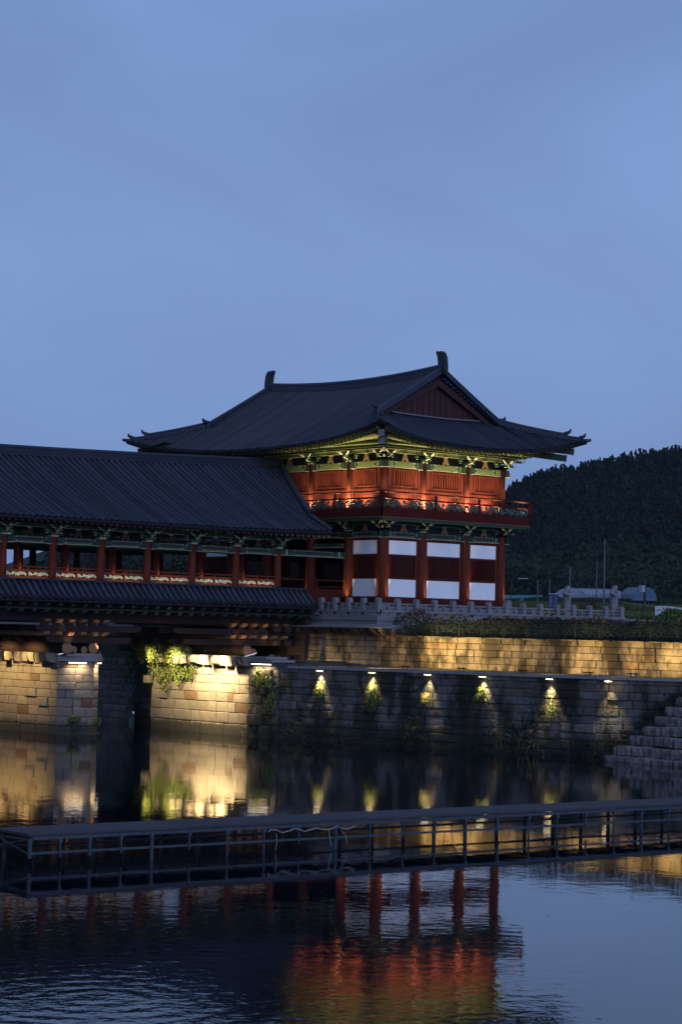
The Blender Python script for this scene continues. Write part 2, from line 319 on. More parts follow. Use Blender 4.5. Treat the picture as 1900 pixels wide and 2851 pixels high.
def area(name, loc, target, power, sx, sy, parent, col=WARM, spread=120, xdir=None):
    d = bpy.data.lights.new(name, 'AREA'); d.shape = 'RECTANGLE'; d.size = sx; d.size_y = sy; d.energy = power * LG; d.color = col; d.spread = math.radians(spread)
    o = bpy.data.objects.new(name, d); COL.objects.link(o); v = (Vector(target) - Vector(loc)).normalized()
    r0 = ROOT.get(parent.name, (0, 0, 0)) if parent else (0, 0, 0)
    z = -v; x = Vector(xdir) if xdir else Vector((1, 0, 0)); x = (x - z * x.dot(z)).normalized(); y = z.cross(x)
    mtx = Matrix((x, y, z)).transposed()
    o.location = Vector(loc) - Vector(r0); o.rotation_euler = mtx.to_euler()
    if parent: o.parent = parent
    return o

# ================================================================== ground, water, hill
def grid(name, xs, ys, hf, m):
    nx, ny = len(xs), len(ys); v = [(x, y, hf(x, y)) for y in ys for x in xs]
    q = [(j * nx + i, j * nx + i + 1, (j + 1) * nx + i + 1, (j + 1) * nx + i) for j in range(ny - 1) for i in range(nx - 1)]
    return struct(mesh_np(name, v, q, m, smooth=True))
# local view frame for the far country only: Y = distance out from the near bank, X = sideways
fa, fb = (0.754710, 0.656059), (-0.656059, 0.754710)     # x,y components of sideways / outward
RX, RY = (0.754710, -0.656059), (0.656059, 0.754710)
def far(X, Y, z): return (CP[0] + X * RX[0] + Y * RY[0], CP[1] + X * RX[1] + Y * RY[1], z)
struct(mesh_np('water', [(-400, -400, 0), (1.0, -400, 0), (1.0, 400, 0), (-400, 400, 0)], [(0, 1, 2, 3)], 'water'))
def lerp(x, tab):
    for (a, ya), (b_, yb) in zip(tab, tab[1:]):
        if x <= b_: return ya + (yb - ya) * max(0, (x - a)) / (b_ - a)
    return tab[-1][1]
HP = [(0, 6.0), (166, 8.2), (190, 8.35), (300, 9.6), (420, 12.2), (600, 16.4), (760, 19), (1400, 22), (5000, 22)]
ys = [150, 170, 185, 200, 240, 300, 340, 380, 420, 480, 540, 600, 680, 800, 1000, 1400, 5000]
xs = [-3000, -600, -300, -150, -90, -60, -30, -12, 0, 10, 20, 40, 80, 150, 300, 600, 3000]
def gz(X, Y):
    return lerp(Y, HP)
gv = []; gq = []
for j, Y in enumerate(ys):
    for i, X in enumerate(xs):
        gv.append(far(X, Y, gz(X, Y)))
nx = len(xs)
for j in range(len(ys) - 1):
    for i in range(nx - 1):
        x_, y_, _ = gv[j * nx + i]
        if ys[j] < 300 and (x_ < -2 or gv[j * nx + i + 1][0] < 2): continue          # the river bed stays open
        gq.append((j * nx + i, j * nx + i + 1, (j + 1) * nx + i + 1, (j + 1) * nx + i))
struct(mesh_np('ground', gv, gq, 'weed'))
# strip of ground between the retaining wall and the terrace, and the terrace itself
g = MB()
rows = [(-60, (-3.0, 6.62), (3, 7.5), (24, 7.9), (60, 8.0)), (-34, (-1.6, 6.62), (3, 7.5), (24, 7.9), (60, 8.0)), (-3.4, (-3.6, 6.62), (1, 7.6), (24, 7.95), (60, 8.0))]
pts = []; 
for r in rows:
    for x, z in r[1:]: pts.append((x, r[0], z))
g.poly(pts, [(j * 4 + i, j * 4 + i + 1, (j + 1) * 4 + i + 1, (j + 1) * 4 + i) for j in range(2) for i in range(3)])
struct(g.build('grass_verge', 'grass'))
g = MB(); g.box(-2.85, 46, -2.85, 24, 7.0, 8.22); g.box(-3.6, 46, 24, 46, 6.5, 8.0)
struct(g.build('terrace', 'paving'))
# the hill
SK = [(-900, 22), (-400, 24), (-137, 27), (-129, 29), (-124, 34), (-119, 41), (-112, 50), (-60, 54), (20, 56), (60, 59), (67, 63), (71, 68), (76, 70), (84, 73), (100, 74.5), (112, 77.5), (121, 79), (131, 80), (141, 83), (160, 86), (230, 98), (330, 108), (700, 120), (1500, 60)]
def sm(t_): t_ = min(1, max(0, t_)); return t_ * t_ * (3 - 2 * t_)
def hill_z(X, Y):
    base = gz(X, Y); top = lerp(X, SK) - 5.5
    s_ = sm((Y - 610) / 290.) if Y <= 900 else 1 - .75 * sm((Y - 920) / 420.)
    return base - 1 + max(0, top - base) * s_ + 1.5 * math.sin(X * .05 + Y * .03) * min(1, max(0, (Y - 610) / 60))
hv = []; hq = []; hy = list(range(600, 1360, 30)); hx = list(range(-900, 1520, 30))
for Y in hy:
    for X in hx: hv.append(far(X, Y, hill_z(X, Y)))
k = len(hx)
for j in range(len(hy) - 1):
    for i in range(k - 1): hq.append((j * k + i, j * k + i + 1, (j + 1) * k + i + 1, (j + 1) * k + i))
struct(mesh_np('hill', hv, hq, 'pine', smooth=True))
rg = np.random.default_rng(4)
def forest(name, m, n, xr, yr, hr, wr, per, shape, leaf, label):
    cs = []; 
    for _ in range(n):
        X = rg.uniform(*xr); Y = rg.uniform(*yr)
        if X / Y < -.130 + .004 * math.sin(Y * .2): continue
        z0 = hill_z(X, Y); H_ = rg.uniform(*hr); w_ = rg.uniform(*wr)
        t_ = rg.uniform(0.0, 1, per) ** (.8 if shape == 'cone' else 1)
        if shape == 'cone': rad = w_ * (1 - t_) * rg.uniform(.55, 1.1, per) * (1 + .35 * np.sin(t_ * 25 + rg.uniform(0, 6)))
        else: rad = w_ * np.sqrt(np.clip(1 - (2 * t_ - 1) ** 2, 0, 1)) * rg.uniform(.8, 1.1, per)
        an = rg.uniform(0, 6.283, per); px = X + rad * np.cos(an); py = Y + rad * np.sin(an); pz = z0 + H_ * (.12 + .88 * t_)
        cs.append(np.stack([CP[0] + px * RX[0] + py * RY[0], CP[1] + px * RX[1] + py * RY[1], pz], 1))
    o = leaves(name, np.concatenate(cs), leaf, m, rg, hang=.3)
    tag(o, label, 'forest', kind='stuff')
forest('pine_forest', 'pine', 4300, (-150, 200), (690, 925), (6, 9.5), (2.2, 3.6), 40, 'cone', 1.5, 'dark pine forest covering the hill behind the gate tower')
forest('skyline_pines', 'pine', 300, (60, 190), (885, 925), (5, 10), (1.6, 2.8), 150, 'cone', .8, 'ragged row of pines along the crest of the hill against the sky')
forest('broadleaf_wood', 'wood2', 700, (-60, 190), (620, 700), (7, 11), (4, 6.5), 110, 'round', 1.35, 'paler broadleaf trees at the foot of the wooded hill')

# ================================================================== roofs
def lin(a, b_, n): return [a + (b_ - a) * i / (n - 1) for i in range(n)]
RIDGE = [(-.24, -.05), (.24, -.05), (.24, .10), (.19, .12), (.19, .36), (.24, .38), (.22, .46), (.12, .55), (-.12, .55), (-.22, .46), (-.24, .38), (-.19, .36), (-.19, .12), (-.24, .10)]
def sec(w, h_): return [(x * w / .24, z * h_ / .55) for x, z in RIDGE]
def loft_deck(name, rows, parent, dz=-.015, th=.16):
    """pan-tile surface under the rows, with a closed underside and eave edge"""
    n = len(rows[0]); v = []; f = []
    for r in rows:
        v += [(x, y, z + dz) for x, y, z in r] + [(x, y, z + dz - th) for x, y, z in r]
    for j in range(len(rows) - 1):
        a = j * 2 * n; b_ = (j + 1) * 2 * n
        for i in range(n - 1):
            f.append((a + i, a + i + 1, b_ + i + 1, b_ + i)); f.append((a + n + i, b_ + n + i, b_ + n + i + 1, a + n + i + 1))
        f.append((a, b_, b_ + n, a + n)); f.append((a + n - 1, a + 2 * n - 1, b_ + 2 * n - 1, b_ + n - 1))
    return mesh_np(name, v, f, 'deck', parent)

tower = thing('gate_tower', (0, 0, 8.22), 'two storey red timber gate tower with green eaves, white panels and dark tiled roof', 'gate tower')
roof = MB().box(1, 10.4, 2, 18.2, 20.3, 20.5).build('roof', 'black', tower)
U1, V1, UC, VC = 11.4, 20.2, 5.7, 10.1
KT = 4.3
def eB(v): w = (v - VC) / 14.4; return 3.5 + .8 * abs(w) ** 3, 19.65 + 1.2 * abs(w) ** 2.5
def eA(u): w = (u - UC) / 10.; return 3.45 + .85 * abs(w) ** 3, 19.72 + 1.13 * abs(w) ** 2.4
def zr(v): return 24.85 + .45 * min(1.15, abs((v - VC) / 9.6)) ** 2
def hipz(s): return 20.85 + 1.2 * (.65 * s + .35 * s * s)
def rowB(v, n=9):
    over, ze = eB(v); u0 = -over
    if .5 <= v <= 19.7: u1, z1, c = UC, zr(v), .12 - .08 * abs((v - VC) / 9.6)
    else:
        s = (v + KT) / 4.8 if v < .5 else (V1 + KT - v) / 4.8
        s = max(0, s); u1 = -KT + 4.2 * s; z1 = hipz(s); c = .08
    out = []
    for i in range(n):
        t_ = i / (n - 1); out.append((u0 + (u1 - u0) * t_, v, ze + (z1 - ze) * (t_ - c * 4 * t_ * (1 - t_) * .5)))
    return out
def rowA(u, n=7):
    over, ze = eA(u); v0 = -over
    if -.1 <= u <= 11.5: v1, z1, c = 1.1, 22.15 - .14 * (1 - ((u - UC) / 5.8) ** 2), .06
    else:
        s = (u + KT) / 4.2 if u < 0 else (U1 + KT - u) / 4.2
        s = max(0, s); v1 = -KT + 4.8 * s; z1 = hipz(s); c = .06
    return [(u, v0 + (v1 - v0) * i / (n - 1), ze + (z1 - ze) * (i / (n - 1) - c * 4 * (i / (n - 1)) * (1 - i / (n - 1)) * .5)) for i in range(n)]
mirU = lambda r: [(U1 - x, y, z) for x, y, z in r]
mirV = lambda r: [(x, V1 - y, z) for x, y, z in r]
def frange(a, b_, s):
    n = int(round((b_ - a) / s)); return [a + (b_ - a) * i / n for i in range(n + 1)]
vsB = frange(-KT, V1 + KT, .36); usA = frange(-KT, U1 + KT, .36)
RB = [rowB(v) for v in vsB]; RA = [rowA(u) for u in usA]
def split(rows, key, a, b_):
    return rows
loft_deck('pan_tiles', RB, roof); loft_deck('pan_tiles', [mirU(r) for r in RB], roof)
loft_deck('pan_tiles', RA, roof); loft_deck('pan_tiles', [mirV(r) for r in RA], roof)
RJ = random.Random(3)
def rows_of(rs, lat, r, parent, n=4):
    for q in rs:
        d = math.dist(q[0], q[-1])
        if d < .5: continue
        dz = RJ.uniform(-.012, .012); MB().half([(x, y, z + dz) for x, y, z in q], lat, r * RJ.uniform(.94, 1.06), n, .36).build('tile_row', 'tile', parent, smooth=True)
rows_of(RB, (0, 1, 0), .09, roof); rows_of(RA, (1, 0, 0), .09, roof)
rows_of([mirU(r) for r in RB[::1]], (0, 1, 0), .09, roof); rows_of([mirV(r) for r in RA], (1, 0, 0), .09, roof)
# ridges
rp = [(UC, v, zr(v) - .02) for v in lin(.3, 19.9, 17)]
MB().sweep(rp, sec(.24, .58)).build('main_ridge', 'tile', roof, smooth=False)
def rake(v, sgn):
    """ridge running down the gable edge, ending in an upturned tile"""
    for k_ in (0, 1):
        pts_ = []
        for t_ in lin(0, 1, 9):
            u = UC + (-.25 - UC) * t_; s_ = (UC - u) / (UC + .1); r_ = rowB(max(.5, min(19.7, v)), 12)
            z = np.interp(u, [p[0] for p in r_], [p[2] for p in r_]); pts_.append((u if k_ == 0 else U1 - u, v, float(z)))
        e_ = pts_[-1]; du = e_[0] - pts_[-2][0]; du = du / abs(du)
        b_ = MB().sweep(pts_, sec(.20, .42)); b_.build('rake_ridge', 'tile', roof)
        h_ = MB(); h_.tube([(e_[0], v, e_[2] + .42), (e_[0] + du * .22, v, e_[2] + .44), (e_[0] + du * .42, v, e_[2] + .54), (e_[0] + du * .52, v, e_[2] + .68)], [.16, .15, .13, .07], 8)
        h_.box(e_[0] - .15, e_[0] + .15, v - .2, v + .2, e_[2] - .1, e_[2] + .4); h_.build('ridge_end_tile', 'tile', roof, smooth=True)
rake(.5, 1); rake(19.7, -1)
for su in (0, 1):
    for sv in (0, 1):
        def hp(s, dz=0): 
            x = -KT + 4.2 * s; y = -KT + 4.8 * s
            return (U1 - x if su else x, V1 - y if sv else y, hipz(max(0, s)) + dz)
        a = [hp(s) for s in lin(1.0, .24, 8)]; c = [hp(s) for s in lin(.28, .07, 5)]
        MB().sweep(a, sec(.19, .40)).build('hip_ridge', 'tile', roof); MB().sweep(c, sec(.17, .26)).build('hip_ridge', 'tile', roof)
        for (s, dz, sc_) in ((.24, .40, 1), (.07, .27, .9)):
            p0 = Vector(hp(s, dz)); d_ = (Vector(hp(s - .05, dz)) - p0); d_.z = 0; d_.normalize(); z_ = Vector((0, 0, 1))
            MB().tube([p0 - d_ * .12 - z_ * .05, p0 + d_ * .12 * sc_, p0 + d_ * .3 * sc_ + z_ * .12 * sc_, p0 + d_ * .38 * sc_ + z_ * .3 * sc_], [.15, .14, .11, .05], 8).build('ridge_end_tile', 'tile', roof, smooth=True)
        p0 = Vector(hp(0)); d_ = Vector(hp(-.1)) - p0; d_.z = 0; d_.normalize()
        MB().tube([p0 - d_ * .5 + Vector((0, 0, .06)), p0 + d_ * .05 + Vector((0, 0, .08)), p0 + d_ * .3 + Vector((0, 0, .14))], [.15, .14, .10], 8).build('ridge_end_tile', 'tile', roof, smooth=True)
        # corner rafters with patterned end plates
        for (k_, z_, hgt) in ((3.62, 20.1, .42), (3.25, 19.62, .44)):
            q0 = Vector((-k_ if not su else U1 + k_, -k_ if not sv else V1 + k_, z_)); q1 = Vector((0 if not su else U1, 0 if not sv else V1, z_ + .55))
            MB().bar(q0, q1, .40, hgt).build('corner_rafter', 'teal', tower)
            dd = (q0 - q1).normalized(); MB().bar(q0, q0 + dd * .05, .44, hgt + .04).build('end_plate', 'relief', tower)
# the two big ridge-end ornaments: tall fins curling inwards
for v, s in ((.45, 1), (19.75, -1)):
    z0 = zr(v) - .05; pr_ = [(-.10, 0), (.95, 0), (.93, .55), (.97, .9), (1.06, 1.2), (1.22, 1.42), (1.18, 1.56), (1.02, 1.55), (.88, 1.47), (.80, 1.52), (.52, 1.53), (.24, 1.40), (.03, 1.1), (-.08, .6)]
    o = MB().extr([(UC - .15, v - .40 * s + y * .74 * s, z0 + z) for y, z in pr_], (.3, 0, 0)).build('ridge_ornament', 'tile', roof)
    MB().extr([(UC - .18, v - .40 * s + y * .74 * s, z0 + z) for y, z in [(.78, .5), (.86, .5), (.95, 1.1), (1.08, 1.35), (1.0, 1.38), (.86, 1.15)]], (.36, 0, 0)).build('ornament_rib', 'tile', roof)
# gables: boards, barge band with pale studs, light sill line
for v, s in ((1.1, 1), (19.1, -1)):
    gz_ = lambda u: float(np.interp(abs(u - UC), [0, 5.8], [24.85, 22.0])) + 0
    n = 34; us = lin(.9, 10.5, n + 1)
    for i in range(n):
        a, b_ = us[i] + .012, us[i + 1] - .012; top = min(gz_(a), gz_(b_)) - .35; y0 = v + (.02 if i % 2 else 0.05) * s
        if top < 22.15: continue
        MB().box(a, b_, min(y0, y0 + .06 * s), max(y0, y0 + .06 * s), 21.9, top).build('gable_board', 'gable', tower)
    MB().extr([(-.1, v + .3 * s, 21.8), (11.5, v + .3 * s, 21.8), (UC, v + .3 * s, 24.7)], (0, .1 * s, 0)).build('gable_backing', 'black', tower)
    for sg in (0, 1):
        X = lambda u: U1 - u if sg else u
        MB().extr([(X(-.2), v - .32 * s, 21.98), (X(UC), v - .32 * s, 24.85), (X(UC), v - .32 * s, 24.33), (X(.35), v - .32 * s, 21.72)], (0, .09 * s, 0)).build('barge_board', 'gable', tower)
        for i in range(16):
            t_ = (i + .5) / 16; u = -.1 + 5.7 * t_; z = 22.0 + 2.86 * t_
            MB().tube([(X(u), v - .62 * s, z + .04), (X(u), v - .1 * s, z + .04)], .085, 7).build('edge_tile', 'tile', roof, smooth=True)
        for i in range(8):
            t_ = (i + .7) / 8.4; u = .2 + 5.5 * t_; z = 21.75 + 2.66 * t_
            MB().box(X(u) - .06, X(u) + .06, min(v - .34 * s, v - .30 * s), max(v - .34 * s, v - .30 * s), z - .06, z + .06).build('gable_stud', 'teal', tower)
    MB().sweep([(u, v - .14 * s, 22.2 - .13 * (1 - ((u - UC) / 5.2) ** 2)) for u in lin(.6, 10.8, 9)], [(-.05, 0), (.05, 0), (.05, .07), (-.05, .07)]).build('gable_sill', 'granite', tower)

# ------------------------------------------------------------------ eaves: rafters
def rafter(p0, p1, r):  MB().tube([p0, p1], r, 8, 0, True, 1).build('rafter', ['raf', 'endgrain'], tower, smooth=False)
def frafter(p0, p1):
    d = (Vector(p1) - Vector(p0)).normalized(); MB().bar(p0, p1, .13, .15, 0).bar(Vector(p0) - d * .004, p0, .13, .15, 1).build('flying_rafter', ['raf', 'green'], tower)
def eave(side):
    mir = side == 'D'
    if mir: side = 'B'
    Xm = (lambda p: (U1 - p[0], p[1], p[2])) if mir else (lambda p: p)
    L_ = (-KT, V1 + KT) if side == 'B' else (-KT, U1 + KT)
    C_ = VC if side == 'B' else UC; Wd = V1 if side == 'B' else U1
    n = 66 if side == 'B' else 46
    for i in range(n):
        t_ = L_[0] + .55 + (L_[1] - L_[0] - 1.1) * i / (n - 1)
        ov, ze = (eB if side == 'B' else eA)(t_)
        # rafters fan out towards the corners
        root = t_ if 1.5 < t_ < Wd - 1.5 else (1.5 - (1.5 - t_) * .33 if t_ <= 1.5 else Wd - 1.5 + (t_ - Wd + 1.5) * .33)
        def P(s, o_, z): return Xm((-o_, s, z) if side == 'B' else (s, -o_, z))
        tt = lambda k_: root + (t_ - root) * (k_ / 3.5)
        o1 = ov - .95; z1 = ze - .22
        e_ = min(t_, Wd - t_)          # past the corner posts the rafters stop against the corner rafter
        oi = -.4 if e_ > .3 else max(-.4, -e_ + .25); root = t_
        if o1 > oi + .3: rafter(P(t_, o1, z1), P(t_, oi, z1 + (20.32 - z1) * (o1 - oi) / (o1 + .4)), .088)
        o2 = ov - .22; oj = max(1.2, -e_ + .25)
        if o2 > oj + .3: frafter(P(t_, o2, ze - .20), P(t_, oj, ze - .20 + .38 * (o2 - oj) / (o2 - 1.2)))
    # soffit board above the rafters and the board between the two rafter rows
    v = []; ts = lin(L_[0], L_[1], 41)
    for t_ in ts:
        ov, ze = (eB if side == 'B' else eA)(t_)
        k_ = min(1, max(0, min(t_ + .2, Wd + .2 - t_)) / 2.5)
        for o_, z in ((ov - .05, ze - .09), (ov - .9, ze - .16 + .26 * k_), (-.3, 20.46)):
            v.append((-o_, t_ if o_ > 0 else min(max(t_, 0), V1), z) if side == 'B' else (t_ if o_ > 0 else min(max(t_, 0), U1), -o_, z))
    q = [(j * 3 + i, j * 3 + i + 1, (j + 1) * 3 + i + 1, (j + 1) * 3 + i) for j in range(40) for i in range(2)]
    mesh_np('soffit', [Xm(p) for p in v], q, 'green', tower)
    v2 = []
    for t_ in ts:
        ov, ze = (eB if side == 'B' else eA)(t_); o_ = ov - .93; tc_ = min(max(t_, L_[0] + .85), L_[1] - .85)
        for z in (ze - .13, ze - .05): v2.append((-o_, tc_, z) if side == 'B' else (tc_, -o_, z))
    mesh_np('eave_board', [Xm(p) for p in v2], [(j * 2, j * 2 + 1, j * 2 + 3, j * 2 + 2) for j in range(40)], 'pale', tower)
    # edge board under the tile ends along the eave
    v3 = []
    for t_ in ts:
        ov, ze = (eB if side == 'B' else eA)(t_)
        for z in (ze - .14, ze - .02): v3.append((-ov + .06, t_, z) if side == 'B' else (t_, -ov + .06, z))
    mesh_np('eave_edge', [Xm(p) for p in v3], [(j * 2, j * 2 + 1, j * 2 + 3, j * 2 + 2) for j in range(40)], 'gable', tower)
eave('A'); eave('B'); eave('D')
# rear soffits are simple slopes
MB().poly([(-4, 20.3, 20.6), (-4, V1 + 4, 19.9), (U1 + 4, V1 + 4, 19.9), (U1 + 4, 20.3, 20.6)], [(0, 1, 2, 3)]).build('rear_soffit', 'olive', tower)

# ------------------------------------------------------------------ tower frame
UA = [0, 3.6, 7.8, 11.4]; VB = [0, 3.5, 7.6, 12.6, 16.7, 20.2]
perim = [(u, 0) for u in UA] + [(0, v) for v in VB[1:]] + [(u, V1) for u in UA[1:]] + [(U1, v) for v in VB[1:-1]]
for (u, v) in perim:
    MB().tube([(u, v, 8.80), (u, v, 9.6), (u, v, 11.2), (u, v, 12.6), (u, v, 13.85)], [.335, .355, .35, .325, .295], 20).build('column', 'red', tower, smooth=True)
    MB().tube([(u, v, 15.3), (u, v, 18.7)], .27, 18).build('upper_column', 'red', tower, smooth=True)
    MB().tube([(u, v, 8.6), (u, v, 8.82)], [.6, .5], 16).build('column_base', 'granite', tower, smooth=True)
MB().box(-.95, U1 + .95, -.95, V1 + .95, 8.2, 8.66).build('podium', 'granite', tower)
# interior floors keep the tower dark inside
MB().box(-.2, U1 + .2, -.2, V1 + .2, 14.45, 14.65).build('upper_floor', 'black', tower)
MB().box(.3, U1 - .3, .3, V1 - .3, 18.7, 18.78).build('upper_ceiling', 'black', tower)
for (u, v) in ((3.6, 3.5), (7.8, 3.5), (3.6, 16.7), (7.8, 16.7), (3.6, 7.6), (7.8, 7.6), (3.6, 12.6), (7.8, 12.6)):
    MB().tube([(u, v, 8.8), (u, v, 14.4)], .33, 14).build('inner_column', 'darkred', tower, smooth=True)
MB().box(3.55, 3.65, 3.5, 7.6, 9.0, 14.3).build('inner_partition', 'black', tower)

def facemap(face):
    """(t, out, z) -> xyz for the four faces; out is positive away from the building"""
    return {'A': lambda t_, o_, z: (t_, -o_, z), 'B': lambda t_, o_, z: (-o_, t_, z), 'C': lambda t_, o_, z: (t_, V1 + o_, z), 'D': lambda t_, o_, z: (U1 + o_, t_, z)}[face]
def fbox(mb, F, t0, t1, o0, o1, z0, z1, mi=0):
    a = F(t0, o0, z0); b_ = F(t1, o1, z1)
    return mb.box(min(a[0], b_[0]), max(a[0], b_[0]), min(a[1], b_[1]), max(a[1], b_[1]), min(a[2], b_[2]), max(a[2], b_[2]), mi)
def painted_beam(F, t0, t1, z0, z1, parent, out=.13, r=.3):
    mb = MB(); fbox(mb, F, t0, t1, -out, out, z0, z1, 0)
    hgt = z1 - z0; a, b_ = t0 + r, t1 - r; L_ = b_ - a; e_ = out + .012
    fbox(mb, F, a + L_ * .22, b_ - L_ * .22, out, e_ + .006, z0 + hgt * .2, z1 - hgt * .2, 1)
    for (x0, x1, zz0, zz1) in ((a + L_ * .2, b_ - L_ * .2, z0 + hgt * .13, z0 + hgt * .17), (a + L_ * .2, b_ - L_ * .2, z1 - hgt * .17, z1 - hgt * .13)): fbox(mb, F, x0, x1, out, e_, zz0, zz1, 2)
    for sgn, base in ((1, a), (-1, b_)):
        for k_, (o_, mi) in enumerate(((0.02, 3), (.055, 2), (.08, 0), (.10, 3))):
            fbox(mb, F, base + sgn * L_ * o_, base + sgn * L_ * (o_ + .018), out, e_, z0 + .02, z1 - .02, mi)
        for (cx, cz, rr_, mi) in ((.15, .5, .13, 3), (.15, .5, .07, 1), (.185, .82, .07, 2), (.185, .18, .07, 2), (.12, .82, .06, 3), (.12, .18, .06, 3)):
            c_ = F(base + sgn * L_ * cx, e_ - .002 + rr_ * .02, z0 + hgt * cz); q_ = F(base + sgn * L_ * cx, out - .02, z0 + hgt * cz)
            mb.tube([c_, q_], rr_ * hgt * 1.6, 10, mi)
    fbox(mb, F, t0 + .1, t1 - .1, out - .02, out + .02, z0 - .035, z0, 2)
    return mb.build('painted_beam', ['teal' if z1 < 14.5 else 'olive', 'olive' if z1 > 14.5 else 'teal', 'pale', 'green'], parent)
def beam_wing(F, t_, z0, z1, s, parent):
    """trapezoid beam end that pokes out past a column"""
    mb = MB(); w = .42
    lo = [F(t_ + s * .2, .16, z1), F(t_ + s * .50, .16, z1), F(t_ + s * .62, .16, z0 - .06), F(t_ + s * .2, .16, z0 - .06)]
    dv = Vector(F(0, .08, 0)) - Vector(F(0, 0, 0)); mb.extr(lo, dv, 0)
    fbox(mb, F, min(t_ + s * .2, t_ + s * .62), max(t_ + s * .2, t_ + s * .62), .15, .25, z0 - .09, z0 - .06, 1)
    return mb.build('beam_end', ['teal', 'pale'], parent)
def bracket(F, t_, z0, H_, parent, reach=1.0, corner=0, width=.62):
    """bracket set on a column head: block, crossed arms, small blocks, upturned tongues"""
    mb = MB()
    q = [(0, .30, .22, .0, .14), ]
    fbox(mb, F, t_ - .25, t_ + .25, -.25, .25, z0, z0 + .10, 1); fbox(mb, F, t_ - .33, t_ + .33, -.33, .33, z0 + .10, z0 + .24, 0)
    h1 = z0 + .24; a1 = width
    fbox(mb, F, t_ - a1, t_ + a1, -.08, .08, h1, h1 + .17); fbox(mb, F, t_ - .09, t_ + .09, 0, reach * .55, h1, h1 + .17)
    for s in (-1, 1):
        fbox(mb, F, t_ + s * a1 - .13, t_ + s * a1 + .13, -.13, .13, h1 + .19, h1 + .31); fbox(mb, F, t_ + s * a1 - .11, t_ + s * a1 + .11, -.11, .11, h1 + .15, h1 + .19, 1)
        fbox(mb, F, t_ + s * (a1 + .02) - .1, t_ + s * (a1 + .02) + .1, .081, .10, h1 - .02, h1 + .03, 1)
    fbox(mb, F, t_ - .13, t_ + .13, reach * .55 - .13, reach * .55 + .13, h1 + .19, h1 + .31); fbox(mb, F, t_ - .10, t_ + .10, reach * .55 - .10, reach * .55 + .10, h1 + .14, h1 + .19, 1)
    h2 = h1 + .31; a2 = width * 1.45
    fbox(mb, F, t_ - a2, t_ + a2, -.07, .07, h2, h2 + .15); fbox(mb, F, t_ - .08, t_ + .08, 0, reach, h2, h2 + .15)
    fbox(mb, F, t_ - a1 * .9, t_ + a1 * .9, reach * .55 - .07, reach * .55 + .07, h2 - .02, h2 + .13)
    for s in (-1, 1):     # pale upturned tongues
        p0 = F(t_ + s * .12, reach * .62, h2 - .03); p1 = F(t_ + s * .42, reach * .75, h2 + .03); p2 = F(t_ + s * .66, reach * .86, h2 + .17)
        mb.bar(p0, p1, .10, .06, 1); mb.bar(p1, p2, .09, .06, 1)
    p0 = F(t_, reach * .9, h2 - .05); p1 = F(t_, reach * 1.15, h2 + .1); mb.bar(p0, p1, .12, .08, 1); p1b = F(t_, reach * .55, h1 - .05); mb.bar(F(t_, reach * .3, h1 - .03), F(t_, reach * .72, h1 + .09), .12, .06, 1)
    if corner:
        s = corner
        p0 = Vector(F(t_, 0, h1 + .08)); p1 = Vector(F(t_ + s * reach * .62, reach * .62, h1 + .08)); mb.bar(p0, p1, .16, .17)
        p2 = Vector(F(t_ + s * reach * 1.05, reach * 1.05, h2 + .08)); mb.bar(p0 + Vector((0, 0, .32)), p2, .16, .16)
        mb.bar(p2 - Vector((0, 0, .12)), p2 + (p2 - p0).normalized() * .28 + Vector((0, 0, .08)), .12, .07, 1); mb.bar(p1 - Vector((0, 0, .12)), p1 + (p1 - p0).normalized() * .22, .12, .06, 1)
    return mb.build('bracket', ['green', 'pale'], parent)
def vstrut(F, t_, z0, z1, parent, mi='gold'):
    mb = MB(); w = .34; dv = Vector(F(0, .08, 0)) - Vector(F(0, 0, 0))
    lo = [(-w, 0), (-w * .42, 0), (0, (z1 - z0) * .32), (w * .42, 0), (w, 0), (.12, (z1 - z0) * .86), (-.12, (z1 - z0) * .86)]
    mb.extr([F(t_ + x, .06, z0 + z) for x, z in lo], dv, 0); fbox(mb, F, t_ - .15, t_ + .15, -.02, .16, z0 + (z1 - z0) * .86, z1, 1)
    return mb.build('forked_strut', [mi, 'pale'], parent)
def lattice_window(F, t0, t1, z0, z1, parent, nb, m='red', depth=.10, barw=.5, see=False):
    fr = MB(); f_ = .07
    fbox(fr, F, t0 - f_, t0, -.02, .10, z0 - f_, z1 + f_); fbox(fr, F, t1, t1 + f_, -.02, .10, z0 - f_, z1 + f_)
    fbox(fr, F, t0, t1, -.02, .10, z1, z1 + f_); fbox(fr, F, t0, t1, -.02, .10, z0 - f_, z0)
    w = fr.build('window', m, parent)
    p = (t1 - t0) / nb
    for i in range(nb):
        c_ = t0 + p * (i + .5); MB_ = MB()
        mb = MB_; a = F(c_, .03, z0 + .02); mb.bar(F(c_, .015, z0), F(c_, .015, z1), p * barw, p * barw, 0, up=(1, 0, 0)); mb.build('window_bar', m, w)
    if not see:
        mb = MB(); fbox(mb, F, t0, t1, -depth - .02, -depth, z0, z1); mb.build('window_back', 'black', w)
    return w
def boarded(F, t0, t1, z0, z1, holes, parent, m, out=.04, name='wall_board'):
    """wall plane with rectangular openings, built as surrounding strips"""
    mb = MB(); xs_ = sorted(set([t0, t1] + [h_[0] for h_ in holes] + [h_[1] for h_ in holes])); zs_ = sorted(set([z0, z1] + [h_[2] for h_ in holes] + [h_[3] for h_ in holes]))
    for i in range(len(xs_) - 1):
        for j in range(len(zs_) - 1):
            cx, cz = (xs_[i] + xs_[i + 1]) / 2, (zs_[j] + zs_[j + 1]) / 2
            if any(h_[0] < cx < h_[1] and h_[2] < cz < h_[3] for h_ in holes): continue
            fbox(mb, F, xs_[i], xs_[i + 1], -out, out, zs_[j], zs_[j + 1])
    return mb.build(name, m, parent)
faces = {'A': UA, 'B': VB, 'C': UA, 'D': VB}
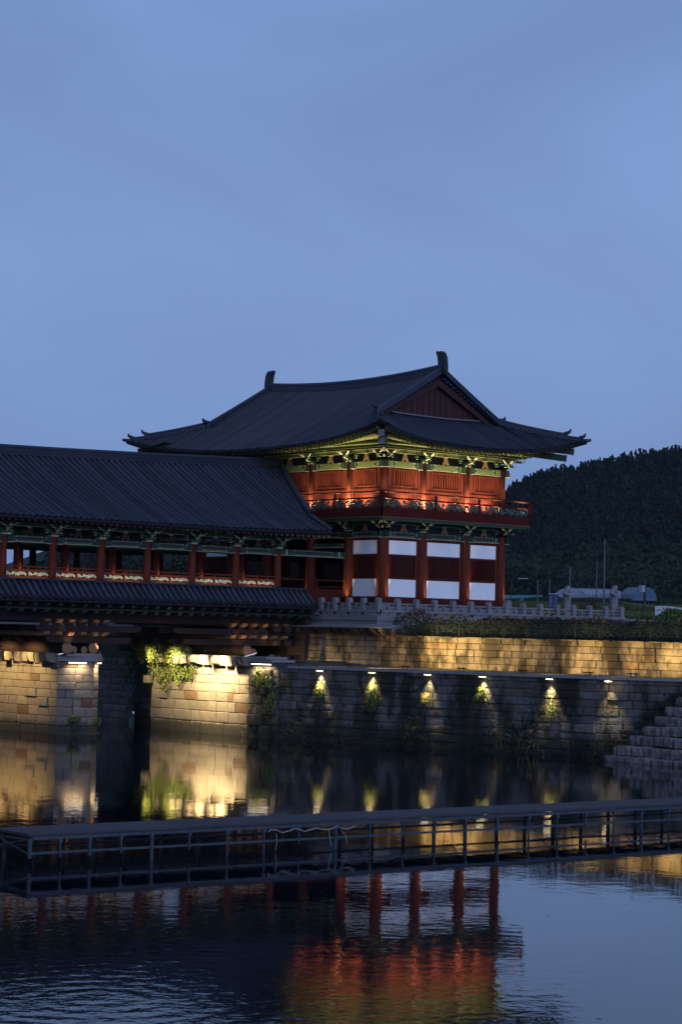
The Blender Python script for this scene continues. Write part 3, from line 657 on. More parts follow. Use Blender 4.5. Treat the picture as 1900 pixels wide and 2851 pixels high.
for fc, ts in faces.items():
    F = facemap(fc); nb = len(ts) - 1; front = fc in 'AB'
    for i in range(nb):
        a, b_ = ts[i], ts[i + 1]; mid = (a + b_) / 2
        # ---- upper storey
        painted_beam(F, a + .1, b_ - .1, 18.24, 18.66, tower)
        ww = (b_ - a) - (1.62 if (fc in 'AC' or i in (0, 4)) else 1.5); w0, w1 = mid - ww / 2, mid + ww / 2
        z0_, z1_ = 16.98, 18.02
        holes = [(w0, w1, z0_, z1_)]
        if fc in 'BD' and i in (1, 2, 3): holes = [(w0, w1, z0_, z1_)] if i == 1 else [(w0 - .25, w0 + .45, z0_, z1_), (w1 - .45, w1 + .25, z0_, z1_)]
        boarded(F, a + .2, b_ - .2, 15.3, 18.24, holes, tower, 'red', name='upper_wall')
        for h_ in holes: lattice_window(F, h_[0], h_[1], h_[2], h_[3], tower, max(3, int((h_[1] - h_[0]) / .22)))
        # framing proud of the wall: rail under the window, posts beside it
        mb = MB(); fbox(mb, F, a + .22, b_ - .22, .04, .09, 16.62, 16.76); fbox(mb, F, a + .22, b_ - .22, .04, .10, 15.32, 15.55); mb.build('wall_rail', 'red', tower)
        mb = MB(); fbox(mb, F, a + .33, a + .47, .04, .08, 15.55, 18.22); fbox(mb, F, b_ - .47, b_ - .33, .04, .08, 15.55, 18.22); mb.build('wall_post', 'red', tower)
        vstrut(F, mid, 18.66, 19.23, tower)
        mb = MB(); fbox(mb, F, a, b_, -.09, .09, 19.23, 19.50, 0); fbox(mb, F, a, b_, .09, .105, 19.225, 19.26, 1); fbox(mb, F, a, b_, .09, .105, 19.47, 19.505, 1); mb.build('upper_beam', ['olive', 'pale'], tower)
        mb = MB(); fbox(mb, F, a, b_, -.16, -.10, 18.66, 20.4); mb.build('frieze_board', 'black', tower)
        # ---- lower storey
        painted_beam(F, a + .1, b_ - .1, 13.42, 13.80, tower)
        closed = fc in 'AC' or i in (0, nb - 1)
        if closed:
            p0, p1 = a + .53, b_ - .53
            if fc in 'AC' and i == 1: p0, p1 = a + .53, b_ - .53
            hs = [(p0 + .14, p1 - .14, 10.72, 12.08)]
            boarded(F, a + .28, b_ - .28, 8.68, 13.42, hs, tower, 'red', name='lower_wall')
            for (zz0, zz1) in ((9.32, 10.52), (12.24, 13.18)):
                mb = MB(); fbox(mb, F, p0, p1, .045, .075, zz0, zz1); mb.build('plaster_panel', 'white', tower)
            lattice_window(F, p0 + .14, p1 - .14, 10.72, 12.08, tower, max(9, int((p1 - p0) / .21)), 'darkred' if 0 else 'darkred', barw=.42, see=True)
            mb = MB(); fbox(mb, F, a + .3, b_ - .3, .045, .10, 8.68, 9.22); fbox(mb, F, a + .3, b_ - .3, .045, .09, 13.26, 13.42); mb.build('sill_board', 'darkred', tower)
        elif i in (1, 3):
            mb = MB(); fbox(mb, F, a + .3, b_ - .3, -.05, .05, 8.68, 9.35); mb.build('sill_board', 'red', tower)
            mb = MB(); fbox(mb, F, a + .3, b_ - .3, -.05, .05, 9.88, 10.02); mb.tube([F(a + .3, .02, 10.4), F(b_ - .3, .02, 10.4)], .05, 8); mb.build('hand_rail', 'red', tower)
        vstrut(F, mid, 13.80, 14.30, tower, 'endgrain')
        mb = MB(); fbox(mb, F, a, b_, -.16, -.10, 13.8, 14.6); mb.build('frieze_board', 'black', tower)
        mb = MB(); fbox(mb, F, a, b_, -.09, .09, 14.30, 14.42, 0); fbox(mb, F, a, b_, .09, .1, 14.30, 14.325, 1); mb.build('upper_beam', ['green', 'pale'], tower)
    for i, t_ in enumerate(ts):
        cn = -1 if i == 0 else (1 if i == nb else 0)
        if fc in 'CD' and cn == -1 : pass
        bracket(F, t_, 18.66, .9, tower, reach=.95, corner=cn); bracket(F, t_, 13.82, .75, tower, reach=.9, corner=cn, width=.5)
        for s in ((-1, 1) if cn == 0 else (cn,)):
            beam_wing(F, t_, 18.26, 18.66, s, tower); beam_wing(F, t_, 13.44, 13.80, s, tower)
    # purlin carried by the brackets
    mb = MB(); e0 = -1.3; mb.tube([F(e0, .92, 19.80), F(ts[-1] - e0, .92, 19.80)], .12, 8); mb.build('purlin', 'olive', tower)
    mb = MB(); fbox(mb, F, -1.35, ts[-1] + 1.35, .85, .97, 19.52, 19.67, 0); fbox(mb, F, -1.35, ts[-1] + 1.35, .965, .98, 19.50, 19.53, 1); mb.build('eave_beam', ['green', 'pale'], tower)
# fret pattern used by the railings
def fret(F, t0, t1, z0, z1, out, m, parent, cell=.42, th=.045, name='lattice'):
    n = max(2, int(round((t1 - t0) / cell))); c_ = (t1 - t0) / n; mb = MB(); zs_ = [z0 + (z1 - z0) * k_ for k_ in (.04, .36, .66, .96)]
    for i in range(n):
        x = t0 + c_ * i; H = lambda a, b_, z: fbox(mb, F, a, b_, out - .02, out + .02, z - th / 2, z + th / 2); Q = lambda xx, a, b_: fbox(mb, F, xx - th / 2, xx + th / 2, out - .022, out + .022, a, b_)
        if i % 2 == 0:
            H(x, x + c_ * .72, zs_[2]); Q(x + c_ * .72, zs_[0], zs_[2]); H(x + c_ * .25, x + c_, zs_[1]); Q(x + c_ * .25, zs_[1], zs_[3]) if i % 4 == 0 else Q(x + c_ * .25, zs_[0], zs_[1])
        else:
            H(x, x + c_, zs_[1]); Q(x + c_ * .5, zs_[1], zs_[3]); H(x + c_ * .2, x + c_ * .85, zs_[3] - th); Q(x + c_ * .85, zs_[2], zs_[3]); H(x + c_ * .5, x + c_, zs_[2])
        Q(x, z0, z1) if i % 3 == 0 else None
    return mb.build(name, m, parent)
# ------------------------------------------------------------------ balcony round the upper storey
bal = MB().box(-1.45, U1 + 1.45, -1.45, V1 + 1.45, 15.16, 15.28).build('balcony_floor', 'darkred', tower)
K = 1.5
for fc, ts in faces.items():
    F = facemap(fc); T0, T1 = -K, ts[-1] + K
    mb = MB(); fbox(mb, F, T0, T1, K - .08, K, 14.70, 15.30); mb.build('fascia_board', 'darkred', tower)
    mb = MB(); fbox(mb, F, T0 - .01, T1 + .01, K - .02, K + .025, 14.66, 14.70, 0); mb.build('fascia_trim', 'endgrain', tower)
    mb = MB(); fbox(mb, F, T0, T1, K - .25, K - .1, 14.45, 14.68); mb.build('balcony_beam', 'green', tower)
    posts = [-K] + [t_ + 0 for t_ in ts[1:-1]] + [ts[-1] + K]
    for t_ in posts: 
        mb = MB(); fbox(mb, F, t_ - .07, t_ + .07, K - .16, K - .02, 15.3, 16.46 if t_ in (posts[0], posts[-1]) else 16.34); mb.build('railing_post', 'darkred', tower)
    mb = MB(); mb.tube([F(T0 - .35, K - .09, 16.42), F(T1 + .35, K - .09, 16.42)], .055, 8); mb.build('top_rail', 'darkred', tower, smooth=True)
    mb = MB(); fbox(mb, F, T0 - .3, T1 + .3, K - .14, K - .04, 15.92, 16.03); mb.build('middle_rail', 'darkred', tower)
    for a, b_ in zip(posts, posts[1:]): 
        fret(F, a + .1, b_ - .1, 15.34, 15.88, K - .09, 'lattg', tower, cell=.36, th=.075)
        for t_ in lin(a, b_, 3)[1:-1]:
            mb = MB(); fbox(mb, F, t_ - .05, t_ + .05, K - .13, K - .05, 15.88, 15.93); mb.build('rail_block', 'darkred', tower)
    for t_ in (T0, T1): 
        MB().box(*(lambda c_: (c_[0] - .05, c_[0] + .05, c_[1] - .05, c_[1] + .05, c_[2] - .1, c_[2]))(F(t_, K - .09, 16.37))).build('rail_bracket', 'pale', tower)

# ================================================================== covered bridge
B0, B1 = -40.0, -3.9          # from beyond the left edge of the view to the gate tower
VN, VF = 3.4, 16.8            # outer column rows
br = thing('covered_bridge', (-20, VC, 9.6), 'long tiled timber bridge with open red colonnade, fret railing and a lower skirt roof', 'covered bridge')
broof = MB().box(B0, B1 - 1.5, VC - 3, VC + 3, 13.2, 13.35).build('roof', 'black', br)
def br_ridge(u): return 17.86 + .62 * max(0, (u + 30) / 27.) ** 1.5
RU = -.9                       # ridge end; the gable edge runs out over the hip at the tower
def br_row(u, n=9):
    we = max(0, (u + 14) / 10.); ve = 1.05 - .1 * we; ze = 13.42 + .0 * we + .16 * we ** 2
    # rows beyond the end of the ridge are cut by the sloping end of the roof
    zt = br_ridge(u); vt = VC
    if u > -4.3 + 0: 
        t_ = (u + 4.3) / 3.4; 
    return [(u, ve + (vt - ve) * i / (n - 1), ze + (zt - ze) * ((i / (n - 1)) - .10 * 4 * (i / (n - 1)) * (1 - i / (n - 1)) * .5)) for i in range(n)]
us_ = frange(B0, B1, .46)
def cutrow(u, n=9):
    """rows nearest the tower climb the raking end: full length up to -3.9"""
    return br_row(u, n)
RW = [br_row(u) for u in us_]
# extra short rows in the triangle between the last full row and the raking ridge (gable end leans towards the tower)
EXT = []
for u in frange(B1 + .46, RU, .46):
    full = br_row(u, 19); s_ = (u - B1) / (RU - B1)
    keep = [p for p in full if p[1] >= 3.2 + (VC - 3.2) * (.86 * s_)]
    if len(keep) >= 3:
        idx = [round(i * (len(keep) - 1) / 8) for i in range(9)]; EXT.append([keep[i] for i in idx])
allrows = RW + EXT
mV = lambda r: [(x, 2 * VC - y, z) for x, y, z in r]
loft_deck('pan_tiles', RW, broof); loft_deck('pan_tiles', [mV(r) for r in RW], broof)
if EXT: loft_deck('pan_tiles', [RW[-1]] + EXT, broof)
for q in allrows: dz = RJ.uniform(-.016, .016); MB().half([(x + dz, y, z + dz) for x, y, z in q], (1, 0, 0), .125 * RJ.uniform(.94, 1.05), 5, .38).build('tile_row', 'tile', broof, smooth=True)
for q in [mV(r) for r in RW]: MB().half(q, (1, 0, 0), .125, 4).build('tile_row', 'tile', broof, smooth=True)
MB().sweep([(u, VC, br_ridge(u) - .02) for u in lin(B0, RU, 17)], sec(.26, .60)).build('main_ridge', 'tile', broof)
# raking ridge down the end of the roof and a short corner ridge
rk = []
for t_ in lin(0, 1, 10):
    v = VC - (VC - 3.15) * t_; u = RU + (B1 + .05 - RU) * t_ ** .93; r_ = br_row(u, 15); z = np.interp(v, [p[1] for p in r_], [p[2] for p in r_]); rk.append((u, v, float(z)))
MB().sweep(rk, sec(.22, .44)).build('rake_ridge', 'tile', broof)
e_ = rk[-1]; MB().tube([(e_[0] - .02, e_[1] + .1, e_[2] + .42), (e_[0], e_[1] - .2, e_[2] + .44), (e_[0], e_[1] - .42, e_[2] + .52)], [.17, .16, .10], 8).box(e_[0] - .22, e_[0] + .22, e_[1] - .1, e_[1] + .2, e_[2] - .2, e_[2] + .4).build('ridge_end_tile', 'tile', broof)
rk2 = [(B1 + .0, v, br_row(B1, 15)[0][2] + (v - .95) * .30 + .05) for v in lin(3.3, 1.0, 6)]
rk2 = [(x + .0, v, float(np.interp(v, [p[1] for p in br_row(B1, 15)], [p[2] for p in br_row(B1, 15)]))) for x, v, z in rk2]
MB().sweep(rk2, sec(.18, .30)).build('rake_ridge', 'tile', broof)
# rafters under the near eave and soffit
for u in us_:
    MB().tube([(u + .2, 1.32, 13.20), (u + .2, 4.2, 14.55)], .085, 8, 0, True, 1).build('rafter', ['raf', 'endgrain'], br)
r0 = [(B0, 1.15, 13.36), (B0, 4.5, 14.78), (B0, VC, 17.3)]
MB().poly([p for p in r0] + [(B1, y, z) for _, y, z in r0], [(0, 3, 4, 1), (1, 4, 5, 2)]).build('soffit', 'olive', br)
MB().poly([(x, 2 * VC - y, z) for x, y, z in r0] + [(B1, 2 * VC - y, z) for _, y, z in r0], [(0, 3, 4, 1), (1, 4, 5, 2)]).build('soffit', 'olive', br)
# columns, beams, brackets, struts
UCOL = [-6.5 - 3.63 * i for i in range(10)]
FB = lambda t_, o_, z: (t_, VN - o_, z)
FB2 = lambda t_, o_, z: (t_, VF + o_, z)
for u in UCOL:
    for v, mm in ((VN, 'red'), (7.4, 'red'), (12.8, 'red'), (VF, 'red')):
        MB().tube([(u, v, 9.0), (u, v, 10.4), (u, v, 12.35)], [.265, .262, .235], 16).build('column', mm, br, smooth=True)
    bracket(FB, u, 12.36, .6, br, reach=.8, width=.5)
    MB().box(u - .1, u + .1, VN, VF, 12.36, 12.62).build('tie_beam', 'green', br)
    for v in (7.4, 12.8):
        MB().box(u - .55, u + .55, v - .09, v + .09, 12.62, 12.80).box(u - .09, u + .09, v - .55, v + .55, 12.62, 12.8).box(u - .22, u + .22, v - .22, v + .22, 12.34, 12.5).build('inner_bracket', 'olive', br)
for a, b_ in zip(UCOL[1:] , UCOL):
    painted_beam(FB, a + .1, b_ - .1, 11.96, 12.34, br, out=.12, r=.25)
    beam_wing(FB, a, 11.98, 12.34, 1, br); beam_wing(FB, b_, 11.98, 12.34, -1, br)
    mb = MB(); fbox(mb, FB2, a, b_, -.1, .1, 11.96, 12.34); mb.build('beam', 'green', br)
    vstrut(FB, (a + b_) / 2, 12.34, 12.90, br, 'gable')
    mb = MB(); fbox(mb, FB, a, b_, -.08, .08, 12.92, 13.16, 0); fbox(mb, FB, a, b_, .08, .095, 12.91, 12.94, 1); mb.build('upper_beam', ['green', 'pale'], br)
    for v in (7.4, 12.8):
        MB().box(a, b_, v - .08, v + .08, 12.0, 12.3).build('inner_beam', 'green', br)
    # railing between the columns: two panels, a red band and the base board
    m_ = (a + b_) / 2
    for p, q in ((a + .27, m_ - .06), (m_ + .06, b_ - .27)):
        fret(FB, p + .03, q - .03, 9.86, 10.12, .06, 'latt', br, cell=.30, th=.055)
        mb = MB(); mb.tube([FB(p - .03, .06, 10.44), FB(q + .03, .06, 10.44)], .045, 8); mb.build('top_rail', 'red', br)
    mb = MB(); fbox(mb, FB, a + .26, b_ - .26, .02, .10, 10.13, 10.27); mb.build('railing_band', 'red', br)
    mb = MB(); fbox(mb, FB, a + .26, b_ - .26, .0, .10, 9.60, 9.85); mb.build('base_board', 'red', br)
    mb = MB(); fbox(mb, FB, m_ - .05, m_ + .05, .01, .12, 9.6, 10.42); mb.build('railing_post', 'red', br)
    mb = MB(); mb.tube([FB2(a, 0, 10.44), FB2(b_, 0, 10.44)], .05, 6); fbox(mb, FB2, a, b_, -.05, .05, 9.5, 9.9); mb.build('rear_railing', 'red', br)
painted_beam(FB, UCOL[0] + .1, -.5, 11.96, 12.34, br, out=.12, r=.25)
painted_beam(facemap('B'), 3.6, 7.5, 12.75, 13.0, br, out=.1)
MB().box(B0, -.6, VN - .15, VF + .15, 9.25, 9.6).build('deck', 'log', br)
MB().box(B0, -1.0, VN - .35, VN + .1, 8.7, 9.25).build('deck_edge', 'darkred', br)
MB().box(-6.3, -.7, 3.2, 3.6, 9.25, 9.75).box(-6.3, -.8, 3.3, 3.44, 10.3, 10.4).box(-3.2, -3.0, 3.3, 3.5, 9.2, 10.45).build('end_railing', 'darkred', br)
# skirt roof below the railing
sk = MB().box(B0, -3.9, VN - .1, VN + .25, 9.0, 9.4).build('skirt_roof', 'black', br)
SR = lambda u: [(u, 1.85, 8.40), (u, 2.3, 8.80), (u, 2.75, 9.22), (u, 3.16, 9.62)]
sus = frange(B0, -4.2, .46)
loft_deck('pan_tiles', [SR(u) for u in sus], sk, th=.12)
for u in sus: MB().half(SR(u + RJ.uniform(-.015, .015)), (1, 0, 0), .12, 5, .36).build('tile_row', 'tile', sk, smooth=True)
MB().tube([(B0, 3.15, 9.66), (-4.2, 3.15, 9.66)], .085, 8).build('skirt_ridge', 'tile', sk)
# under-structure: edge joists, girders, stacked cantilever beams over the piers
def curved_end(u, y, z0, z1, w, ln, parent, m, name):
    """timber running along the river, its near end rounded underneath"""
    mb = MB(); h_ = z1 - z0
    lo = [(u - w / 2, y + ln, z0), (u - w / 2, y + .42, z0), (u - w / 2, y + .22, z0 + h_ * .08), (u - w / 2, y + .07, z0 + h_ * .35), (u - w / 2, y, z0 + h_ * .75), (u - w / 2, y, z1), (u - w / 2, y + ln, z1)]
    mb.extr(lo, (w, 0, 0), 0); return mb.build(name, m, parent)
for u in frange(B0 + .4, -4.4, .915):
    curved_end(u, 2.05, 7.98, 8.22, .30, 4, br, 'teal', 'joist'); curved_end(u + .1, 2.30, 7.62, 7.84, .30, 4, br, 'teal', 'joist')
MB().box(B0, -3.6, 2.35, 17.9, 7.84, 7.96).box(B0, -3.6, 2.6, 17.6, 8.22, 8.7).build('under_deck', 'log', br)
GV = [4.05 + 1.6 * i for i in range(9)]
for v in GV: MB().box(B0, -3.8, v - .24, v + .24, 7.12, 7.62).build('girder', 'log', br)
PIERS = ((-23.0, -19.8), (-12.3, -4.3))
def cant(u0, u1, v, z0, z1, both=True):
    mb = MB(); h_ = z1 - z0
    lo = [(u0 + .75, v - .22, z0), (u0 + .35, v - .22, z0 + h_ * .10), (u0 + .1, v - .22, z0 + h_ * .4), (u0, v - .22, z1), ]
    lo += [(u1, v - .22, z1), (u1 - .1, v - .22, z0 + h_ * .4), (u1 - .35, v - .22, z0 + h_ * .1), (u1 - .75, v - .22, z0)] if both else [(u1, v - .22, z1), (u1, v - .22, z0)]
    mb.extr(lo, (0, .44, 0)); return mb.build('cantilever_beam', 'log', br)
for pi, (pa, pb) in enumerate(PIERS):
    both = pi == 0
    for v in GV:
        cant(pa - 1.7, pb + (1.7 if both else 0), v, 5.78, 6.16, both); cant(pa - 2.5, pb + (2.5 if both else 0), v, 6.48, 6.86, both)
    ub = frange(pa - .9 if both else pa + 1.2, (pb + 1.3) if both else pb - .3, .93)
    if both: ub = [-24.75, -23.84, -22.92, -22.0, -21.1, -20.3]
    else: ub = [-10.0, -9.1, -8.2, -7.3, -6.4, -5.5]
    for u in ub:
        curved_end(u, 3.55, 6.20, 6.46, .42, 13.6, br, 'logend', 'bearer'); curved_end(u + .05, 3.55, 7.00, 7.26, .42, 13.6, br, 'logend', 'bearer')
        MB().box(u - .26, u + .26, 3.85, 4.05, 6.46, 7.0).build('bearer_block', 'log', br)
    for k_, u in enumerate((-22.95, -22.35, -21.55, -20.95) if both else (-8.45, -7.8)):
        r_ = .37 if k_ in (0, 3) else .24
        MB().tube([(u, 4.0 if r_ > .3 else 4.15, 5.1 + r_), (u, 18.5, 5.1 + r_)], r_, 20, 0, True, 1).build('log_beam', ['log', 'logend'], br)
MB().box(-4.6, -4.05, 2.6, 18, 4.6, 8.3).build('end_wall_timber', 'log', br)
for i in range(3):
    for j in range(3): MB().box(-6.9 + j * .95, -6.3 + j * .95, 3.1, 3.6, 4.85 + i * .95, 5.2 + i * .95).build('packing_block', 'log', br)

# ================================================================== masonry
def stone_mesh(seed):
    r_ = random.Random(seed); bm = MB(); b_ = .5; q = .035
    j = lambda s=.012: r_.uniform(-s, s)
    # front face at y = -0.5: slightly pillowed, chamfered edges (22 triangles)
    fr = [(-b_ + q * .6 + j(), -b_ + j(), -b_ + q * 1.6 + j()), (b_ - q * .6 + j(), -b_ + j(), -b_ + q * 1.6 + j()), (b_ - q * .6 + j(), -b_ + j(), b_ - q * 1.6 + j()), (-b_ + q * .6 + j(), -b_ + j(), b_ - q * 1.6 + j())]
    md = [(-b_ + j(.006), -b_ + .12, -b_ + j(.01)), (b_ + j(.006), -b_ + .12, -b_ + j(.01)), (b_ + j(.006), -b_ + .12, b_ + j(.01)), (-b_ + j(.006), -b_ + .12, b_ + j(.01))]
    bk = [(-b_, b_, -b_), (b_, b_, -b_), (b_, b_, b_), (-b_, b_, b_)]
    c_ = [(j(.1), -b_ - .03, j(.1))]
    bm.poly(fr + md + bk + c_, [(0, 1, 12), (1, 2, 12), (2, 3, 12), (3, 0, 12)] + [(i, i + 4, (i + 1) % 4 + 4, (i + 1) % 4) for i in range(4)] + [(i + 4, i + 8, (i + 1) % 4 + 8, (i + 1) % 4 + 4) for i in range(4)] + [(8, 9, 10, 11)])
    me = bpy.data.meshes.new('stone'); me.from_pydata(bm.v, [], bm.f); return me
RSM = []
def rough_steps():
    if not RSM:
        for k_ in range(6):
            r_ = random.Random(90 + k_); n = 7; v = []; f = []
            # a rough slab: wavy front and top edge, seven stations along its length
            for i in range(n):
                x = -.5 + i / (n - 1); e_ = (.06 if i in (0, n - 1) else 0)
                zt = .5 + r_.uniform(-.09, .05) - e_; yf = -.5 + r_.uniform(-.05, .06) + e_; yb = r_.uniform(-.42, -.30)
                v += [(x, .5, zt), (x, yb, zt + r_.uniform(-.02, .03)), (x, yf + .04, zt - .10 + r_.uniform(-.05, .04)), (x, yf + r_.uniform(0, .04), r_.uniform(-.1, .15)), (x, yf + r_.uniform(.02, .08), -.5)]
            for i in range(n - 1):
                for j in range(4): f.append((i * 5 + j, i * 5 + j + 1, (i + 1) * 5 + j + 1, (i + 1) * 5 + j))
            f += [(0, 1, 2, 3, 4)[::-1], tuple((n - 1) * 5 + j for j in range(5))]
            me = bpy.data.meshes.new('step_stone'); me.from_pydata(v, [], f); me.materials.append(M['step']); RSM.append(me)
    return RSM
STM = {}
def stones_for(m):
    if m not in STM:
        STM[m] = []
        for s_ in range(7):
            me = stone_mesh(s_ + 10); me.materials.append(M[m]); STM[m].append(me)
    return STM[m]
rs = random.Random(11)
def masonry(parent, p0, p1, courses, m, lmin, lmax, dep=.5, gap=.010, jit=.02, name='stone', z_lim=None, heal=None):
    """courses of separate blocks from p0 to p1 (plan), outside on the right-hand side of the direction"""
    p0 = Vector(p0 + (0,)); p1 = Vector(p1 + (0,)); d = p1 - p0; Ln = d.length; d.normalize(); nrm = Vector((d.y, -d.x, 0)); ang = math.atan2(d.y, d.x)
    z = courses[0]; n_ = 0; ms = stones_for(m)
    for ci, hgt in enumerate(courses[1:]):
        x = 0.0
        while x < Ln - .01:
            ln = rs.uniform(lmin, lmax)
            if rs.random() < .18: ln *= .5
            if Ln - x - ln < lmin * .6: ln = Ln - x
            if not (z_lim and z_lim(p0 + d * (x + ln / 2), z)):
                y = rs.uniform(-jit, jit) if rs.random() > .04 else jit * 5
                c_ = p0 + d * (x + ln / 2) - nrm * (dep / 2 - y)
                inst(name, rs.choice(ms), (c_.x, c_.y, z + hgt / 2), parent, (ln - gap, dep, hgt - gap), (rs.uniform(-.006, .006), rs.uniform(-.004, .004), ang)); n_ += 1
            x += ln
        z += hgt
    return n_
def core(parent, loop, z0, z1, m='mortar'):
    mb = MB(); mb.extr([(x, y, z0) for x, y in loop], (0, 0, z1 - z0)); return mb.build('wall_core', m, parent)
# --- left pier (cutwater end towards us)
pier = thing('bridge_pier', (-21.4, 11, 0), 'free standing stone pier at the left with pointed end, lit by lamps under the bridge', 'bridge pier')
pc = [-.35, .85, .62, .60, .56, .52, .48, .46, .45, .43]     # from just under the water up to 4.6
P_ = [(-23, 19.2), (-23, 4.93), (-20.95, 3.95), (-19.8, 5.0), (-19.8, 19.2)]
core(pier, [(-22.6, 19), (-22.6, 5.2), (-20.95, 4.4), (-20.2, 5.2), (-20.2, 19)], -1, 5.0)
for a, b_, lm in ((P_[0], P_[1], (.9, 1.9)), (P_[1], P_[2], (1.0, 1.3)), (P_[2], P_[3], (1.5, 1.6)), (P_[3], P_[4], (.9, 1.9))): masonry(pier, a, b_, pc, 'stone', lm[0], lm[1], dep=.42)
def corbels(parent, u, v0, v1, n, zt, m='stone'):
    for i in range(n):
        v = v0 + (v1 - v0) * (i + .5) / n; w = (v1 - v0) / n * rs.uniform(.70, .92); h_ = rs.uniform(.56, .66); pr_ = rs.uniform(.55, .95)
        mb = MB(); lo = [(u + .5, 0, zt), (u - pr_, 0, zt), (u - pr_, 0, zt - h_ * .45), (u - pr_ * .85, 0, zt - h_ * .8), (u - pr_ * .55, 0, zt - h_), (u + .5, 0, zt - h_)]
        if i % 3: lo = [(u + .5, 0, zt), (u - pr_, 0, zt), (u - pr_ - .03, 0, zt - h_ * .5), (u - pr_ + .05, 0, zt - h_), (u + .5, 0, zt - h_)]
        mb.extr([(x, v - w / 2, z) for x, y, z in lo], (0, w, 0)); mb.build('corbel_stone', m, parent)
corbels(pier, -23, 4.95, 18.6, 21, 5.12)
pt = MB(); pt.extr([(-23.1, 19, 4.62), (-23.1, 4.85, 4.62), (-20.95, 3.72, 4.62), (-19.55, 4.95, 4.62), (-19.6, 19, 4.62)], (0, 0, .30)); pt.build('cap_slab', 'granite', pier)
MB().extr([(-22.7, 19, 4.92), (-22.7, 4.4, 4.92), (-21.2, 3.9, 4.92), (-19.9, 4.6, 4.92), (-19.9, 19, 4.92)], (0, 0, .2)).build('cap_slab', 'granite', pier)
MB().extr([(-23.15, 19.2, -.3), (-23.15, 4.8, -.3), (-20.95, 3.7, -.3), (-19.6, 4.95, -.3), (-19.6, 19.2, -.3)], (0, 0, .36)).build('footing', 'stone', pier)
# --- abutment under the bridge end
ab = thing('bridge_abutment', (-11.6, 5.6, 0), 'brightly lit stone abutment under the bridge with ivy hanging down its left half', 'bridge abutment')
ac = [-.35, 1.1, .70, .66, .60, .58, .55, .52, .02 + .44]
core(ab, [(-11.8, 9.4), (-11.85, -.9), (-11.3, -3.2), (-4.6, -3.2), (-4.6, 9.4)], -1, 4.79)
masonry(ab, (-12.15, 9.7), (-12.15, -.9), ac, 'stone', .7, 1.5, dep=.5)
masonry(ab, (-12.2, -.95), (-11.7, -3.3), ac, 'stone_low', .7, 1.3, dep=.5, jit=.04)
masonry(ab, (-7.6, 9.7), (-12.15, 9.7), ac, 'stone', .8, 1.7, dep=.5)
corbels(ab, -12.15, -1.0, 9.4, 13, 5.12)
MB().box(-12.15, -10.4, -2.6, -.95, 4.98, 5.14).box(-12.35, -10.4, -3.35, -.95, 4.80, 4.96).build('cap_slab', 'granite', ab)
MB().box(-12.5, -11.6, 9.5, 10.2, 3.1, 3.6).build('jutting_stone', 'stone', ab)
MB().box(-10.2, -4.1, -.6, 9.4, 4.795, 4.87).build('abutment_ledge', 'stone_up', ab)
# --- long lower retaining wall with its coping
lw = thing('lower_retaining_wall', (-9, -14, 0), 'long dark mossy granite retaining wall rising from the water with a row of small downlights', 'retaining wall')
LC = [-.3, .66, .52, .50, .50, .48, .47, .46, .46, .45, .28]
wu = lambda v: -12.1 + (-.9 - v) * .2265
lcap = MB()
core(lw, [(-11.7, -.9), (-6.1, -25.6), (-3.9, -29.2), (2.5, -42), (8, -42), (-2, -25), (-6, -.9)], -1, 4.4)
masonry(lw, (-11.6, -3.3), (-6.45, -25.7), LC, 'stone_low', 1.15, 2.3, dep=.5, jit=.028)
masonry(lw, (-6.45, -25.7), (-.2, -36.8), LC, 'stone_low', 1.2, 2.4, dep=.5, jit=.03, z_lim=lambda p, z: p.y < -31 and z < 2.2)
for k_ in range(2, 16):
    a = k_ / 16; b_ = (k_ + 1) / 16 - .0015; A_ = Vector((-12.2, -.9)); D_ = Vector((-6.5, -25.75)) - A_
    q0, q1 = A_ + D_ * a, A_ + D_ * b_; n_ = Vector((D_.y, -D_.x)).normalized()
    mb = MB(); mb.extr([(q0.x + n_.x * .10, q0.y + n_.y * .10, 4.47), (q1.x + n_.x * .10, q1.y + n_.y * .10, 4.47), (q1.x - n_.x * 1.0, q1.y - n_.y * 1.0, 4.47), (q0.x - n_.x * 1.0, q0.y - n_.y * 1.0, 4.47)], (0, 0, .16)); mb.build('coping_slab', 'granite', lw)
for k_ in range(7):
    a = k_ / 7; b_ = (k_ + 1) / 7 - .002; A_ = Vector((-6.5, -25.75)); D_ = Vector((-.2, -36.95)) - A_
    q0, q1 = A_ + D_ * a, A_ + D_ * b_; n_ = Vector((D_.y, -D_.x)).normalized()
    mb = MB(); mb.extr([(q0.x + n_.x * .10, q0.y + n_.y * .10, 4.47), (q1.x + n_.x * .10, q1.y + n_.y * .10, 4.47), (q1.x - n_.x * 1.0, q1.y - n_.y * 1.0, 4.47), (q0.x - n_.x * 1.0, q0.y - n_.y * 1.0, 4.47)], (0, 0, .16)); mb.build('coping_slab', 'granite', lw)
MB().extr([(-11.4, -.9, 4.2), (-5.6, -25.6, 4.2), (1, -37.2, 4.2), (6, -37.2, 4.2), (-3.4, 3.4, 4.2)][::-1], (0, 0, .42)).build('ledge_paving', 'stone_up', lw)
# --- upper retaining wall
uw = thing('upper_retaining_wall', (-3, -14, 4.6), 'upper stained granite retaining wall washed by warm floodlights below the hedge', 'retaining wall')
UW0, UW1 = (-4.0, 3.5), (-1.6, -36)
core(uw, [(-3.6, 3.4), (-1.2, -36), (4, -36), (2, 3.4)], 4.3, 6.55)
masonry(uw, UW0, UW1, [4.60, .43, .44, .42, .41, .36], 'stone_up', 1.1, 2.3, dep=.5, jit=.012)
